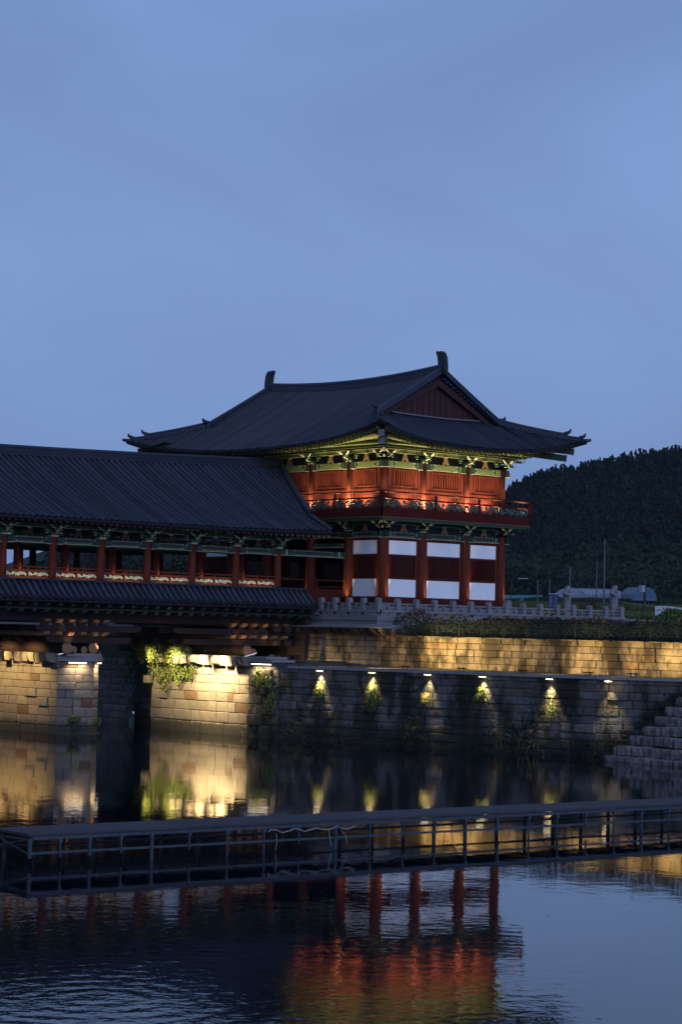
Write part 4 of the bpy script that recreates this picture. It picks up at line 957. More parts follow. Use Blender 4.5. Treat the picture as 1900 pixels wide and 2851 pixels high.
# projecting pilaster at its left end
for z, h_, o_ in ((4.6, .45, .55), (5.05, .5, .45), (5.55, .42, .38), (5.97, .42, .30), (6.39, .3, .25)):
    for a, b_ in ((3.45, 2.55), (2.5, 1.3)):
        me = rs.choice(stones_for('stone_up')); inst('stone', me, (-3.95 - o_ * .5 + .2, (a + b_) / 2, z + h_ / 2), uw, (abs(a - b_) - .02, .6 + o_ * .3, h_ - .02), (0, 0, -math.pi / 2))
for i in range(10):
    v = 3.3 - i * .92
    mb = MB(); w = rs.uniform(.42, .6); mb.extr([(-3.4, v - w / 2, 7.12), (-4.55, v - w / 2, 7.12), (-4.5, v - w / 2, 6.95), (-4.25, v - w / 2, 6.78), (-3.9, v - w / 2, 6.70), (-3.4, v - w / 2, 6.68)], (0, w, 0)); mb.build('corbel_stone', 'stone_up', uw)
MB().extr([(-3.9, 3.4, 6.66), (-3.9, -5.6, 6.66), (-2.5, -5.6, 6.66), (-2.5, 3.4, 6.66)], (0, 0, .46)).build('corbel_course', 'stone_up', uw)
for i in range(7):
    a, b_ = 4.2 - i * 1.36, 4.2 - (i + 1) * 1.36 + .012
    mb = MB(); mb.extr([(-4.75, a, 7.13), (-4.75, a, 7.20), (-3.05, a, 7.42), (-2.6, a, 7.42), (-2.6, a, 7.13)], (0, b_ - a, 0)); mb.build('cap_slab', 'granite', uw)
for i in range(12): 
    v = -5.6 - i * 2.55
    MB().box(-3.75 + (-5.6 - v) * .061, -3.2 + (-5.6 - v) * .061, v - 2.52, v, 6.63, 6.69).build('top_slab', 'stone_up', uw)
# --- balustrade round the terrace
bs = thing('stone_balustrade', (-3, -3, 7.4), 'pale granite balustrade with round topped posts along the terrace edge before the tower', 'balustrade')
def slab_row(a, b_, fixed, axis, z0, z1, o0, o1, n, name='base_slab'):
    for i in range(n):
        s0 = a + (b_ - a) * i / n; s1 = a + (b_ - a) * (i + 1) / n - .014 * (1 if b_ > a else -1); lo, hi = min(s0, s1), max(s0, s1)
        if axis == 'u': MB().box(lo, hi, fixed + o0, fixed + o1, z0, z1).build(name, 'granite', bs)
        else: MB().box(fixed + o0, fixed + o1, lo, hi, z0, z1).build(name, 'granite', bs)
slab_row(-3.0, 21.6, -3.0, 'u', 7.64, 8.0, -.22, .5, 13); slab_row(-3.2, 4.5, -3.0, 'v', 7.64, 8.0, -.22, .5, 4)
slab_row(-3.0, 21.6, -3.0, 'u', 7.30, 7.64, -.12, .5, 13, 'plinth_slab'); slab_row(-3.1, 4.5, -3.0, 'v', 7.40, 7.64, -.12, .5, 4, 'plinth_slab')
slab_row(-3.0, 21.5, -3.0, 'u', 8.20, 8.36, -.17, .17, 14, 'bottom_rail'); slab_row(-3.17, 4.5, -3.0, 'v', 8.20, 8.36, -.17, .17, 5, 'bottom_rail')
def bpost(u, v, h_=.78, w=.17, z=8.36):
    mb = MB(); lo = [(-w, 0), (w, 0), (w, h_ - w * .9)] + [(w * math.cos(t_), h_ - w * .9 + w * 1.05 * math.sin(t_)) for t_ in lin(.35, math.pi - .35, 6)] + [(-w, h_ - w * .9)]
    mb.extr([(u + x, v - w, z + y) for x, y in lo], (0, 2 * w, 0)); mb.build('baluster_post', 'granite', bs)
PA = [-3 + 1.722 * k_ for k_ in range(15)]; PB = [-3 + 1.45 * k_ for k_ in range(6)]
def rail(p, q, skip=.18):
    p = Vector(p); q = Vector(q); d = (q - p).normalized(); a, b_ = p + d * skip, q - d * skip
    MB().tube([a + Vector((0, 0, 8.76)), b_ + Vector((0, 0, 8.76))], .075, 8).build('hand_rail', 'granite', bs, smooth=True)
    m_ = (a + b_) / 2
    MB().bar(a + Vector((0, 0, 8.56)), b_ + Vector((0, 0, 8.56)), .07, .06).build('middle_rail', 'granite', bs)
    mb = MB(); mb.bar(m_ + Vector((0, 0, 8.36)), m_ + Vector((0, 0, 8.54)), .22, .12, up=(1, 0, 0)); mb.tube([m_ + Vector((0, 0, 8.5)), m_ + Vector((0, 0, 8.62)), m_ + Vector((0, 0, 8.70))], [.07, .12, .08], 8); mb.build('baluster', 'granite', bs)
    for t_ in (.12, .36, .64, .88):
        c_ = a + (b_ - a) * t_; MB().bar(c_ + Vector((0, 0, 8.0)), c_ + Vector((0, 0, 8.2)), .2, .3 if abs(d.x) > .5 else .3, up=(1, 0, 0)).build('rail_block', 'granite', bs)
for i, u in enumerate(PA): bpost(u, -3.0, .80 if i == 0 else .76)
for v in PB[1:]: bpost(-3.0, v)
for a, b_ in zip(PA, PA[1:]): rail((a, -3.0, 0), (b_, -3.0, 0))
for a, b_ in zip(PB, PB[1:]): rail((-3.0, a, 0), (-3.0, b_, 0))
bpost(14.6, 2.4, 1.15, .27, 8.25); bpost(15.9, 1.0, .6, .17, 8.3)
# --- rough stone steps down to the water at the right
st = thing('stone_steps', (-7, -33, 0), 'rough stone steps coming down to the water at the right edge', 'steps')
ST = [(-8.6, -28.25, .29), (-7.98, -28.44, .85), (-7.36, -29.0, 1.44), (-6.74, -29.45, 1.98), (-6.12, -29.7, 2.5), (-5.5, -29.95, 3.05), (-4.88, -30.2, 3.62), (-4.3, -31.5, 4.1)]
for i, (u, v, z) in enumerate(ST):
    y = v
    while y > -40:
        ln = rs.uniform(.7, 1.7); me = rs.choice(rough_steps()); wv = rs.uniform(-.06, .06)
        inst('step_stone', me, (u + .5 + wv, y - ln / 2, z - .25 + rs.uniform(-.03, .03)), st, (ln - .03, 1.0, .50), (rs.uniform(-.03, .03), rs.uniform(-.03, .03), -math.pi / 2 + rs.uniform(-.04, .04))); y -= ln
g = MB()
for i, (u, v, z) in enumerate(ST):
    nx_ = ST[min(i + 1, 7)][0]; g.box(u + .45, 3, -42, v + .4, z - 1.5, z - .14)
struct(g.build('earth_bank', 'soil'))
# --- far steps and grassy bank between pier and abutment, up-river
fs = thing('bank_steps', (-8, 24, 0), 'dim stone bank steps up river, seen between the pier and the abutment', 'steps')
for i in range(-3, 7):
    y = 16.7 + .1 * i
    while y < 42:
        ln = rs.uniform(1.1, 2.0); me = rs.choice(stones_for('step'))
        inst('step_stone', me, (-9.0 + .38 * i + .5, y + ln / 2, 1.5 + .46 * i), fs, (ln - .03, 1.0, .45), (0, 0, -math.pi / 2)); y += ln
dw = thing('side_wall', (-9, 15, 0), 'dark ivy covered wall in the shade between the bank steps and the abutment', 'retaining wall')
masonry(dw, (-8.6, 16.6), (-8.9, 9.8), [-.2, .6, .55, .5, .5, .5, .5, .5, .5, .5, .5], 'stone_low', 1.0, 1.8)
core(dw, [(-8.3, 16.5), (-8.5, 9.9), (-4, 9.9), (-4, 16.5)], -1, 5.0)
g = MB(); g.poly([(-9.9, 16.8, -0.3), (-8.6, 16.8, 1.2), (-6.4, 17.8, 4.55), (-2, 17.8, 7.6), (3, 18, 8.0), (-9.9, 120, -.3), (-8.6, 120, 1.2), (-6.4, 120, 4.55), (-2, 120, 7.6), (3, 120, 8.0)], [(0, 1, 6, 5), (1, 2, 7, 6), (2, 3, 8, 7), (3, 4, 9, 8)])
struct(g.build('river_bank', 'grass'))

# ================================================================== plants
rg = np.random.default_rng(21)
def blob(n, c, r, flat=1.0): 
    p = rg.normal(size=(n, 3)); p /= np.linalg.norm(p, axis=1)[:, None]; p *= (rg.uniform(.3, 1, n) ** .4)[:, None]; return p * np.array(r) + np.array(c)
# hedge along the top of the upper wall
hd = thing('hedge', (-2.4, -18, 6.7), 'long clipped hedge with reddish tips behind the upper wall', 'hedge')
cs = []; cr = []
for v in np.arange(-4.8, -40, -.55):
    u = -2.55 + (-5.6 - v) * .055; hgt = 1.3 + .16 * math.sin(v * 1.7) + .1 * math.sin(v * .6) + (0.25 if v > -7 else 0)
    cs.append(blob(170, (u - .1, v, 6.75 + hgt * .42), (.55, .5, hgt * .55))); cr.append(blob(34 if math.sin(v * .8) > -.3 else 8, (u - .05, v, 6.7 + hgt * .88), (.5, .45, .22)))
leaves('foliage', np.concatenate(cs), .15, 'leafdark', rg, hd); leaves('red_tips', np.concatenate(cr), .13, 'leafred', rg, hd)
wf = thing('wire_fence', (-3, -18, 6.69), 'low green wire mesh fence in front of the hedge', 'fence')
mb = MB()
for k_ in range(18):
    v = -5.2 - k_ * 1.9; u = -3.45 + (-5.6 - v) * .061
    MB().box(u - .025, u + .025, v - .025, v + .025, 6.69, 7.62).build('fence_post', 'wire', wf)
for z in (6.78, 7.0, 7.2, 7.4, 7.6): mb.bar((-3.47, -5.2, z), (-3.47 + 32.3 * .061, -37.5, z), .01, .01)
v = -5.2
while v > -37.4:
    u = -3.46 + (-5.6 - v) * .061; mb.box(u - .006, u + .006, v - .007, v + .007, 6.75, 7.62); v -= .16
mb.build('wire_mesh', 'wire', wf)
bu = thing('leafy_shrub', (6, -22, 7.4), 'rounded green shrub under the hanging banner at the right', 'shrub')
leaves('foliage', blob(1500, (9.5, -18.0, 8.1), (1.2, 1.3, .75)), .17, 'leaf', rg, bu); MB().tube([(9.5, -18, 7.0), (9.5, -18, 8)], .06, 6).build('stem', 'bark', bu)
# ivy on the abutment
iv = thing('ivy', (-12.6, 7, 5), 'curtain of bright green ivy hanging over the left half of the lit abutment', 'ivy')
cs = []
for _ in range(4600):
    v = 6.75 + 2.0 * math.sin(rg.uniform(-1.5, 1.5)) + rg.normal() * .12; bot = 2.75 + .9 * abs(math.sin((v + 2.6) * 2.1)) + (.9 if v < 5.2 else 0) - (.35 if 7.0 < v < 8.8 else 0) + rg.uniform(-.3, .5); z = rg.uniform(bot, 5.75)
    if math.sin(v * 9 + z * 2.3) * math.sin(z * 5 - v * 3) > .62: continue
    t_ = (z - bot) / 3; cs.append((-12.4 - .75 * min(1, t_ * 1.3) * rg.uniform(.3, 1) - (.35 if z > 4.5 else 0), v, z))
leaves('leaves', cs, .125, 'leafy', rg, iv, hang=.8); 
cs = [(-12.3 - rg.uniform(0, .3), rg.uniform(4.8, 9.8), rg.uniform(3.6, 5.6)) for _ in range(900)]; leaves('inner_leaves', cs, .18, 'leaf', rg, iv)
iv2 = thing('ivy_clump', (-9, 13.5, 5), 'dark ivy climbing the shaded side wall left of the abutment, a little of it lit', 'ivy')
cs = []
for _ in range(3200):
    v = rg.uniform(12.6, 16.8); z = rg.uniform(2.4, 6.6); 
    if rg.random() < .35 and z < 4: continue
    cs.append((-9.3 - rg.uniform(0, .7), v - .8 + .4 * math.sin(z * 2), z))
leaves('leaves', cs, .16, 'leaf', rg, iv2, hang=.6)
# weeds at the foot of the walls
def wallpt(v, o=.05): u = wu(v); return (u - o * .975, v - o * .22)
roots = []
for _ in range(1500):
    v = -1.0 - 25 * rg.random() ** .8; w_ = .5 + .5 * math.sin(v * 1.3) * math.sin(v * .37 + 1); 
    if rg.random() > w_ + .15: continue
    x, y = wallpt(v, rg.uniform(.02, .25)); roots.append((x, y, rg.uniform(-.02, 1.15) * w_))
o = blades('wall_foot_weeds', roots, .55, 'leafdark', rg, lean=(-.5, -.1, 0), w=.014, droop=.45); tag(o, 'dark straggling weeds along the water line of the lower wall', 'weeds', kind='stuff')
roots = []
for _ in range(260):
    v = rg.choice([-13.3, -19.5, -21.0, -4.5, -1.4]) + rg.normal() * .5; x, y = wallpt(v, .1); roots.append((x, y, rg.uniform(.2, 1.8)))
o = blades('dry_weeds', roots, .7, 'straw', rg, lean=(-.4, 0, -.2), w=.012, droop=.6); tag(o, 'dry straw coloured weeds hanging on the lower wall', 'weeds', kind='stuff')
o = leaves('joint_weeds', [(wallpt(v, .12)[0], wallpt(v, .12)[1], z) for v, z in zip(rg.choice([-1.3, -1.6, -2.6, -8, -13.6, -17, -21.6, -24.2], 1500) + rg.normal(size=1500) * .32, rg.uniform(1.2, 3.6, 1500))], .10, 'leafdark', rg, hang=.5)
tag(o, 'small green weeds rooted in the joints of the lower wall', 'weeds', kind='stuff')
# grass tufts under the downlights
WL = [(-6.52, -10.83), (-10.44, -9.94), (-14.48, -9.03), (-18.31, -8.16), (-22.82, -7.14), (-26.62, -6.28)]
spec = [(-6.52, 3.55, .5, 'grass clump under the downlight nearest the bridge, wide and short', 200), (-10.5, 3.55, .75, 'bright yellow green fern and grass clump under the second downlight', 260),
        (-14.35, 3.3, .45, 'dry pale root like tuft under the third downlight', 130), (-18.3, 3.65, .75, 'spiky fan of grass glowing under the fourth downlight', 230), (-23.0, 2.95, .5, 'narrow trailing tuft low under the fifth downlight', 150)]
for i, (v, z, ln, lab, n) in enumerate(spec):
    z -= .32; n = int(n * .6)
    x, y = wallpt(v, .08); T = thing('grass_tuft', (x, y, z), lab, 'grass tuft', 'grass tufts growing in the lower wall')
    rts = np.array([(x - .05, y, z)]) + rg.normal(size=(n, 3)) * np.array([.05, .10, .12 if i != 4 else .35])
    blades('grass_blades', rts, ln, 'leafy' if i != 2 else 'straw', rg, lean=(-.5, 0, .1), w=.016, droop=.75, parent=T, spread=.7)
    leaves('leaves', blob(n, (x - .15, y, z - .25), (.16, .30, .34 if i < 2 else .2)), .09, 'leafy', rg, T, hang=.5)
    if i == 1: leaves('hanging_leaves', blob(340, (x - .15, y + .05, z - .85), (.18, .5, .5)), .10, 'leaf', rg, T, hang=.5)
T = thing('wall_shrub', (-12.2, -1.9, 3.6), 'feathery green plant growing on the abutment below the linear lamp', 'shrub')
leaves('leaves', np.concatenate([blob(520, (-12.2, -1.9, 3.85), (.22, .5, .6)), blob(200, (-12.1, -2.8, 3.6), (.2, .35, .4)), blob(520, (-12.0, -3.0, 2.2), (.25, .5, .7))]), .10, 'leafy', rg, T, hang=.2)
MB().tube([(-12.0, -1.9, 2.8), (-12.2, -1.9, 3.6)], .02, 5).build('stem', 'bark', T)
T = thing('wall_shrub', (-22, 4.2, .9), 'small leafy bush growing from a joint low on the pointed end of the pier', 'shrub')
leaves('leaves', blob(360, (-22.1, 4.15, 1.0), (.42, .42, .22)), .11, 'leaf', rg, T); leaves('lower_leaves', blob(140, (-22.0, 4.2, .5), (.3, .3, .4)), .07, 'leafdark', rg, T)
T = thing('wall_shrub', (-19.9, 4.6, .7), 'small green plant at the right hand corner of the pier just above the water', 'shrub')
leaves('leaves', blob(160, (-20.1, 4.5, .8), (.25, .25, .4)), .08, 'leaf', rg, T)
# weeds between the steps
cs = []
for _ in range(2600):
    i = rg.integers(0, 7); u, v, z = ST[i]; y = v + .6 - abs(rg.normal()) * 1.0; cs.append((u + .3 + rg.uniform(0, .7), y + .5, z + rg.uniform(-.25, .22)))
o = leaves('step_weeds', cs, .11, 'leafdark', rg); tag(o, 'green weeds where the stone steps meet the lower wall', 'weeds', kind='stuff')
roots = np.stack([rg.uniform(-4.6, -4.2, 900) + 0, -rg.uniform(-2, 34, 900), np.full(900, 4.62)], 1); roots[:, 0] = -4.15 + (3.5 - roots[:, 1]) * .0608
o = blades('ledge_grass', roots, .13, 'leaf', rg, w=.012); tag(o, 'thin line of grass along the foot of the upper wall', 'grass', kind='stuff')
# crops in the fields behind: bands of ripening rice
def band(name, Y0, Y1, X0, X1, hgt, m, label):
    n = 9000; X = rg.uniform(X0, X1, n); Y = rg.uniform(Y0, Y1, n); z = np.array([lerp(y, HP) for y in Y])
    r_ = np.stack([CP[0] + X * RX[0] + Y * RY[0], CP[1] + X * RX[1] + Y * RY[1], z], 1)
    o = blades(name, r_, hgt * .8, m, rg, w=.08, spread=.3, droop=.25); tag(o, label, 'crop', kind='stuff')
band('rice_crop', 236, 258, 8, 52, 1.15, 'rice', 'yellow green strip of ripening rice in the nearer field')
band('rice_crop', 205, 212, 14, 34, .8, 'leaf', 'low green verge beyond the terrace')
band('field_crop', 380, 400, 10, 80, 2.0, 'rice', 'dull green strip of crops in the farther field')
band('field_crop', 520, 545, 5, 110, 2.2, 'weed', 'dark rough strip at the foot of the wooded hill')
# bare bush behind the balustrade
T = thing('bare_bush', (36.8, 14.4, 8.3), 'leafless many stemmed bush between the two lion pillars', 'bush')
mb = MB(); r2 = random.Random(5)
def twig(p, d, ln, r, k_):
    q = p + d * ln; mb.tube([p, (p + q) / 2 + Vector((r2.uniform(-.04, .04), r2.uniform(-.04, .04), .02)), q], [r, r * .8, r * .6], 4)
    if k_ > 0:
        for _ in range(3): twig(p + d * ln * r2.uniform(.5, 1), (d + Vector((r2.uniform(-.55, .55), r2.uniform(-.55, .55), r2.uniform(-.1, .3)))).normalized(), ln * .66, r * .6, k_ - 1)
for _ in range(7): twig(Vector((36.8, 14.4, 8.3)), Vector((r2.uniform(-.9, .9), r2.uniform(-.9, .9), 1)).normalized(), 1.1, .05, 3)
mb.build('branches', 'bark', T)
# lone tree seen through the left end of the colonnade
T = thing('broad_tree', (43, 108, 8), 'dark spreading tree seen through the leftmost opening of the bridge', 'tree')
MB().tube([(43, 108, 6), (43, 108, 12)], [.35, .2], 8).build('trunk', 'bark', T); leaves('crown', np.concatenate([blob(1500, (43.5, 107.5, 12.6), (3, 3, 1.9)), blob(700, (45.5, 105.5, 12.2), (2.4, 2.4, 2.2))]), .5, 'leafdark', rg, T)
for k_, (X, Y, hh, lab) in enumerate([(-23, 250, 17, 'tall dark tree filling the second opening of the colonnade'), (-19.2, 270, 19, 'dark tree in the third opening of the colonnade, taller than its neighbour'), (-14.5, 265, 18, 'dark tree behind the middle openings of the colonnade'), (-27.2, 262, 13, 'lower dark tree on the left of the trees behind the colonnade')]):
    x, y, z = far(X, Y, 8); T = thing('broad_tree', (x, y, z), lab, 'tree', 'trees on the far bank behind the bridge')
    MB().tube([(x, y, 5), (x, y, hh * .7)], [.4, .2], 8).build('trunk', 'bark', T); leaves('crown', np.concatenate([blob(900, (x + rg.normal() * 1.5, y + rg.normal() * 1.5, hh * .62 + rg.uniform(-1, 1.5)), (2.6, 2.6, 3.4)) for _ in range(4)]), .42, 'leafdark', rg, T)

# leaves and scum drifting on the water
cs = np.stack([rg.uniform(-80, -14, 260), rg.uniform(-85, -4, 260), np.full(260, .006)], 1)
fl = []
for x, y, z in cs:
    s_ = rg.uniform(.015, .05); a = rg.uniform(0, 6.28); fl += [(x + s_ * math.cos(a + k_), y + s_ * 1.4 * math.sin(a + k_), z) for k_ in (0, 1.57, 3.14, 4.71)]
o = mesh_np('floating_leaves', fl, np.arange(len(fl)).reshape(-1, 4), 'straw'); tag(o, 'fallen leaves drifting on the dark river water', 'leaves', kind='stuff')

# ================================================================== lion pillars, signs, poles, greenhouse
def skin(name, verts, edges, rad, parent, m, loc, rz=0, sc=1.0):
    me = bpy.data.meshes.new(name); me.from_pydata([Vector(v) * sc for v in verts], edges, []); o = bpy.data.objects.new(name, me); COL.objects.link(o)
    md = o.modifiers.new('skin', 'SKIN')
    for i, s in enumerate(me.skin_vertices if me.skin_vertices else []): pass
    if not me.skin_vertices:
        bpy.context.view_layer.update()
    lay = me.skin_vertices[0] if me.skin_vertices else None
    if lay:
        for i, r_ in enumerate(rad): lay.data[i].radius = (r_ * sc, r_ * sc)
        lay.data[0].use_root = True
    sb = o.modifiers.new('sub', 'SUBSURF'); sb.levels = 2; sb.render_levels = 2
    dg = bpy.context.evaluated_depsgraph_get(); m2 = bpy.data.meshes.new_from_object(o.evaluated_get(dg)); bpy.data.objects.remove(o)
    m2.name = name; m2.materials.clear(); m2.materials.append(M[m]); m2.polygons.foreach_set('use_smooth', [True] * len(m2.polygons)); m2.polygons.foreach_set('material_index', [0] * len(m2.polygons))
    return m2
LV = [(-.16, 0, .20), (-.20, 0, .34), (-.10, 0, .52), (.02, 0, .66), (.08, 0, .82), (.24, 0, .80), (.33, 0, .76),          # rump, back, chest, neck, head, muzzle
      (.10, .16, .52), (.20, .17, .26), (.24, .17, .04), (.34, .17, .03), (.10, -.16, .52), (.20, -.17, .26), (.24, -.17, .04), (.34, -.17, .03),   # fore legs
      (-.12, .20, .26), (.06, .25, .26), (-.04, .24, .06), (.14, .25, .04), (-.12, -.20, .26), (.06, -.25, .26), (-.04, -.24, .06), (.14, -.25, .04),  # haunches
      (.0, .10, .94), (.0, -.10, .94), (-.34, 0, .30), (-.38, 0, .50)]
LE = [(0, 1), (1, 2), (2, 3), (3, 4), (4, 5), (5, 6), (3, 7), (7, 8), (8, 9), (9, 10), (3, 11), (11, 12), (12, 13), (13, 14), (0, 15), (15, 16), (16, 17), (17, 18), (0, 19), (19, 20), (20, 21), (21, 22), (4, 23), (4, 24), (0, 25), (25, 26)]
LR = [.20, .22, .22, .22, .20, .13, .09, .11, .08, .08, .06, .11, .08, .08, .06, .15, .13, .09, .06, .15, .13, .09, .06, .05, .05, .07, .05]
def make_skin():
    me = bpy.data.meshes.new('lion_statue'); me.from_pydata(LV, LE, []); o = bpy.data.objects.new('lion_tmp', me); COL.objects.link(o)
    o.modifiers.new('skin', 'SKIN'); me.attributes
    bpy.context.view_layer.update()
    sv = me.skin_vertices
    if not sv:
        import bmesh
        bm = bmesh.new(); bm.from_mesh(me); bm.verts.layers.skin.verify(); bm.to_mesh(me); bm.free(); sv = me.skin_vertices
    for i, r_ in enumerate(LR): sv[0].data[i].radius = (r_, r_)
    sv[0].data[0].use_root = True
    s_ = o.modifiers.new('sub', 'SUBSURF'); s_.levels = 2; s_.render_levels = 2
    dg = bpy.context.evaluated_depsgraph_get(); dg.update(); m2 = bpy.data.meshes.new_from_object(o.evaluated_get(dg)); bpy.data.objects.remove(o)
    m2.name = 'lion_statue'; m2.materials.clear(); m2.materials.append(M['granite']); n = len(m2.polygons); m2.polygons.foreach_set('use_smooth', [True] * n); m2.polygons.foreach_set('material_index', [0] * n)
    return m2
lion = make_skin()
for (u, v, lab, rz) in ((21.2, -2.2, 'carved stone lion sitting on the octagonal pillar at the right end of the balustrade', math.radians(-10)), (21.9, 3.2, 'carved stone lion on the farther octagonal pillar, beside the blue sign', math.radians(-5))):
    T = thing('lion_pillar', (u, v, 8.22), lab, 'statue', 'lion pillars at the end of the terrace')
    MB().tube([(u, v, 8.2), (u, v, 9.55)], .30, 8).build('pillar', 'granite', T); MB().tube([(u, v, 9.55), (u, v, 9.60)], .36, 8).build('capital', 'granite', T)
    MB().tube([(u, v, 9.60), (u, v, 9.66)], .30, 8).tube([(u, v, 9.66), (u, v, 9.80)], [.34, .38], 8).build('statue_base', 'granite', T)
    inst('lion_statue', lion, (u, v, 9.78), T, (.98, .98, .98), (0, 0, rz))
# blue information sign: two panels on a frame
T = thing('blue_sign', (34.6, 16.2, 8.2), 'small two panel deep blue sign with white vertical lettering behind the balustrade', 'sign')
sx, sy = far(18.0, 184, 0)[:2]
def sp(a, o_, z): return (sx + a * RX[0] - o_ * RY[0], sy + a * RX[1] - o_ * RY[1], z)
def sbox(mb, a0, a1, o0, o1, z0, z1): return mb.extr([sp(a0, o0, z0), sp(a1, o0, z0), sp(a1, o1, z0), sp(a0, o1, z0)], (0, 0, z1 - z0))
sbox(MB(), -.40, -.02, 0, .05, 9.15, 10.35).build('sign_panel', 'signblue', T); sbox(MB(), .02, .40, 0, .05, 9.15, 10.35).build('sign_panel', 'signblue', T)
sbox(MB(), -.43, .43, -.01, .06, 10.35, 10.41).build('sign_top', 'signwhite', T); sbox(sbox(MB(), -.36, -.30, -.02, 0, 8.2, 9.4), .30, .36, -.02, 0, 8.2, 9.4).build('sign_post', 'dark', T)
def glyph(mb, F_, x, z, s_, kinds):
    """block-like syllable built of a few strokes"""
    for (x0, x1, z0, z1) in kinds: F_(mb, x + x0 * s_, x + x1 * s_, z + z0 * s_, z + z1 * s_)
G = [[(0, .12, .3, 1), (0, .5, .3, .42), (.4, .52, .3, 1), (0, .5, .62, .72), (.72, .84, 0, 1), (.84, 1, .5, .6)], [(0, .9, .88, 1), (.3, .42, .6, .9), (.5, .62, .6, .9), (0, 1, .42, .52), (.44, .56, 0, .42)],
     [(0, .5, .85, .97), (0, .12, .45, .97), (0, .5, .4, .52), (.7, .82, .2, 1), (.1, .8, 0, .12)], [(.2, .7, .82, .92), (.15, .27, .5, .9), (.65, .77, .5, .9), (.2, .7, .45, .55), (0, 1, .2, .3), (.45, .55, -.05, .2)],
     [(0, .55, .9, 1), (.45, .57, .5, 1), (.7, .82, .3, 1), (.82, 1, .62, .72), (.1, .22, -.05, .3), (.1, .85, -.05, .07)]]
mb = MB(); sg = lambda mb, a0, a1, z0, z1: sbox(mb, a0, a1, .05, .056, z0, z1)
for i in range(4): glyph(mb, sg, -.30, 9.98 - i * .22, .17, G[(i * 2 + 1) % 5])
mb.build('sign_lettering', 'signwhite', T)
mb = MB()
for i in range(4): glyph(mb, sg, .14, 9.98 - i * .2, .11, G[(i * 3) % 5])
mb.build('sign_lettering', 'signwhite', T)
# banner strung at the right
T = thing('hanging_banner', (13, -14, 8.4), 'pale printed cloth banner strung between posts at the right edge, brush lettering on its left', 'banner')
bx, by = 12.14, -14.0
def bp_(a, z, o_=0): return (bx + a * .9 + 0, by - a * .44, z - .015 * a + .04 * math.sin(a * 2)) if True else None
ban = MB()
def bq(mb, a0, a1, z0, z1, o_=0.0):
    dv = Vector((-.44, -.9, 0)) * o_
    n_ = max(1, int((a1 - a0) / .3)); 
    for i in range(n_):
        s0 = a0 + (a1 - a0) * i / n_; s1 = a0 + (a1 - a0) * (i + 1) / n_
        mb.extr([Vector(bp_(s0, z0)) + dv, Vector(bp_(s1, z0)) + dv, Vector(bp_(s1, z1)) + dv, Vector(bp_(s0, z1)) + dv], (.44 * .012, .9 * .012, 0))
bq(ban, 0, 4.2, 8.42, 9.03); ban.build('banner_cloth', 'cloth', T)
mb = MB()
for pth in ([(.55, 8.95), (.62, 8.82), (.66, 8.92)], [(.75, 8.93), (.8, 8.84), (.88, 8.95), (.92, 8.82)], [(.62, 8.74), (.78, 8.76)], [(.82, 8.76), (1.0, 8.74), (.94, 8.68)], [(.98, 8.95), (1.02, 8.8), (.95, 8.62), (.82, 8.52)], [(.1, 8.72), (.3, 8.78), (.45, 8.82)]):
    mb.tube([Vector(bp_(a, z)) + Vector((-.44, -.9, 0)) * .02 for a, z in pth], .022, 5)
mb.build('brush_lettering', 'ink', T)
mb = MB(); bg_ = lambda mb, a0, a1, z0, z1: bq(mb, a0, a1, z0, z1, .016)
for i in range(10): glyph(mb, bg_, 1.12 + i * .115, 8.80, .095, G[i % 5])
mb.build('banner_lettering', 'ink', T); mb = MB()
for i in range(3): glyph(mb, bg_, 1.25 + i * .2, 8.60, .16, G[(i + 2) % 5])
mb.build('banner_lettering', 'inkred', T); mb = MB()
for i in range(4): glyph(mb, bg_, 1.92 + i * .12, 8.60, .10, G[(i + 1) % 5])
mb.build('banner_lettering', 'inkblue', T)
mb = MB(); bq(mb, 2.4, 2.62, 8.55, 8.85, .016); mb.build('banner_emblem', 'yellow', T)
MB().tube([bp_(0, 9.0), (bx - 3.0, by + 1.4, 9.35)], .012, 5).tube([bp_(4.2, 9.0), (bx + 5.2, by - 2.6, 9.1)], .012, 5).build('banner_rope', 'rope', T)
MB().tube([(bx + 5.2, by - 2.6, 7.2), (bx + 5.2, by - 2.6, 9.5)], .04, 6).build('banner_post', 'dark', T)
T = thing('poster_board', (14, -15.5, 7.4), 'yellow and magenta poster board half hidden below the banner', 'sign')
MB().extr([(13.6, -14.6, 7.7), (15.6, -15.6, 7.7), (15.6, -15.6, 8.32), (13.6, -14.6, 8.32)], (.02, .04, 0)).build('poster', 'yellow', T); 
MB().extr([(14.05, -14.85, 7.3), (15.6, -15.62, 7.3), (15.6, -15.62, 8.25), (14.3, -14.97, 8.25), (14.0, -14.82, 7.9)], (-.01, -.02, 0)).build('poster_print', 'magenta', T); MB().box(14.2, 14.25, -15, -14.95, 7, 7.8).build('poster_leg', 'dark', T)
# utility poles
def pole(x, y, z0, z1, r, lab, m='pole', arm=None):
    T = thing('utility_pole', (x, y, z0), lab, 'pole', 'poles in the fields behind the tower'); MB().tube([(x, y, z0 - 2), (x, y, z1)], [r * 1.25, r * .8], 8).build('pole_shaft', m, T)
    if arm: 
        MB().box(x - arm, x + arm, y - .08, y + .08, z1 - 1.0, z1 - .85).tube([(x, y, z1 - .9), (x, y, z1 - .5)], .2, 6).build('crossarm', m, T)
pole(273, 226.4, 16, 29, .19, 'tallest pale utility pole, against the wooded hill right of the tower', arm=.5)
pole(272.8, 228.5, 16, 24.1, .12, 'thin pole just left of the tallest utility pole')
pole(193.6, 163, 12, 19.4, .2, 'pole rising behind the farther stone lion', m='steel', arm=.3)
pole(190.8, 165.4, 12, 17, .17, 'short pole left of the farther stone lion', m='steel')
pole(189.1, 166.8, 12, 16.8, .17, 'leftmost short pole beside the turquoise roof', m='steel')
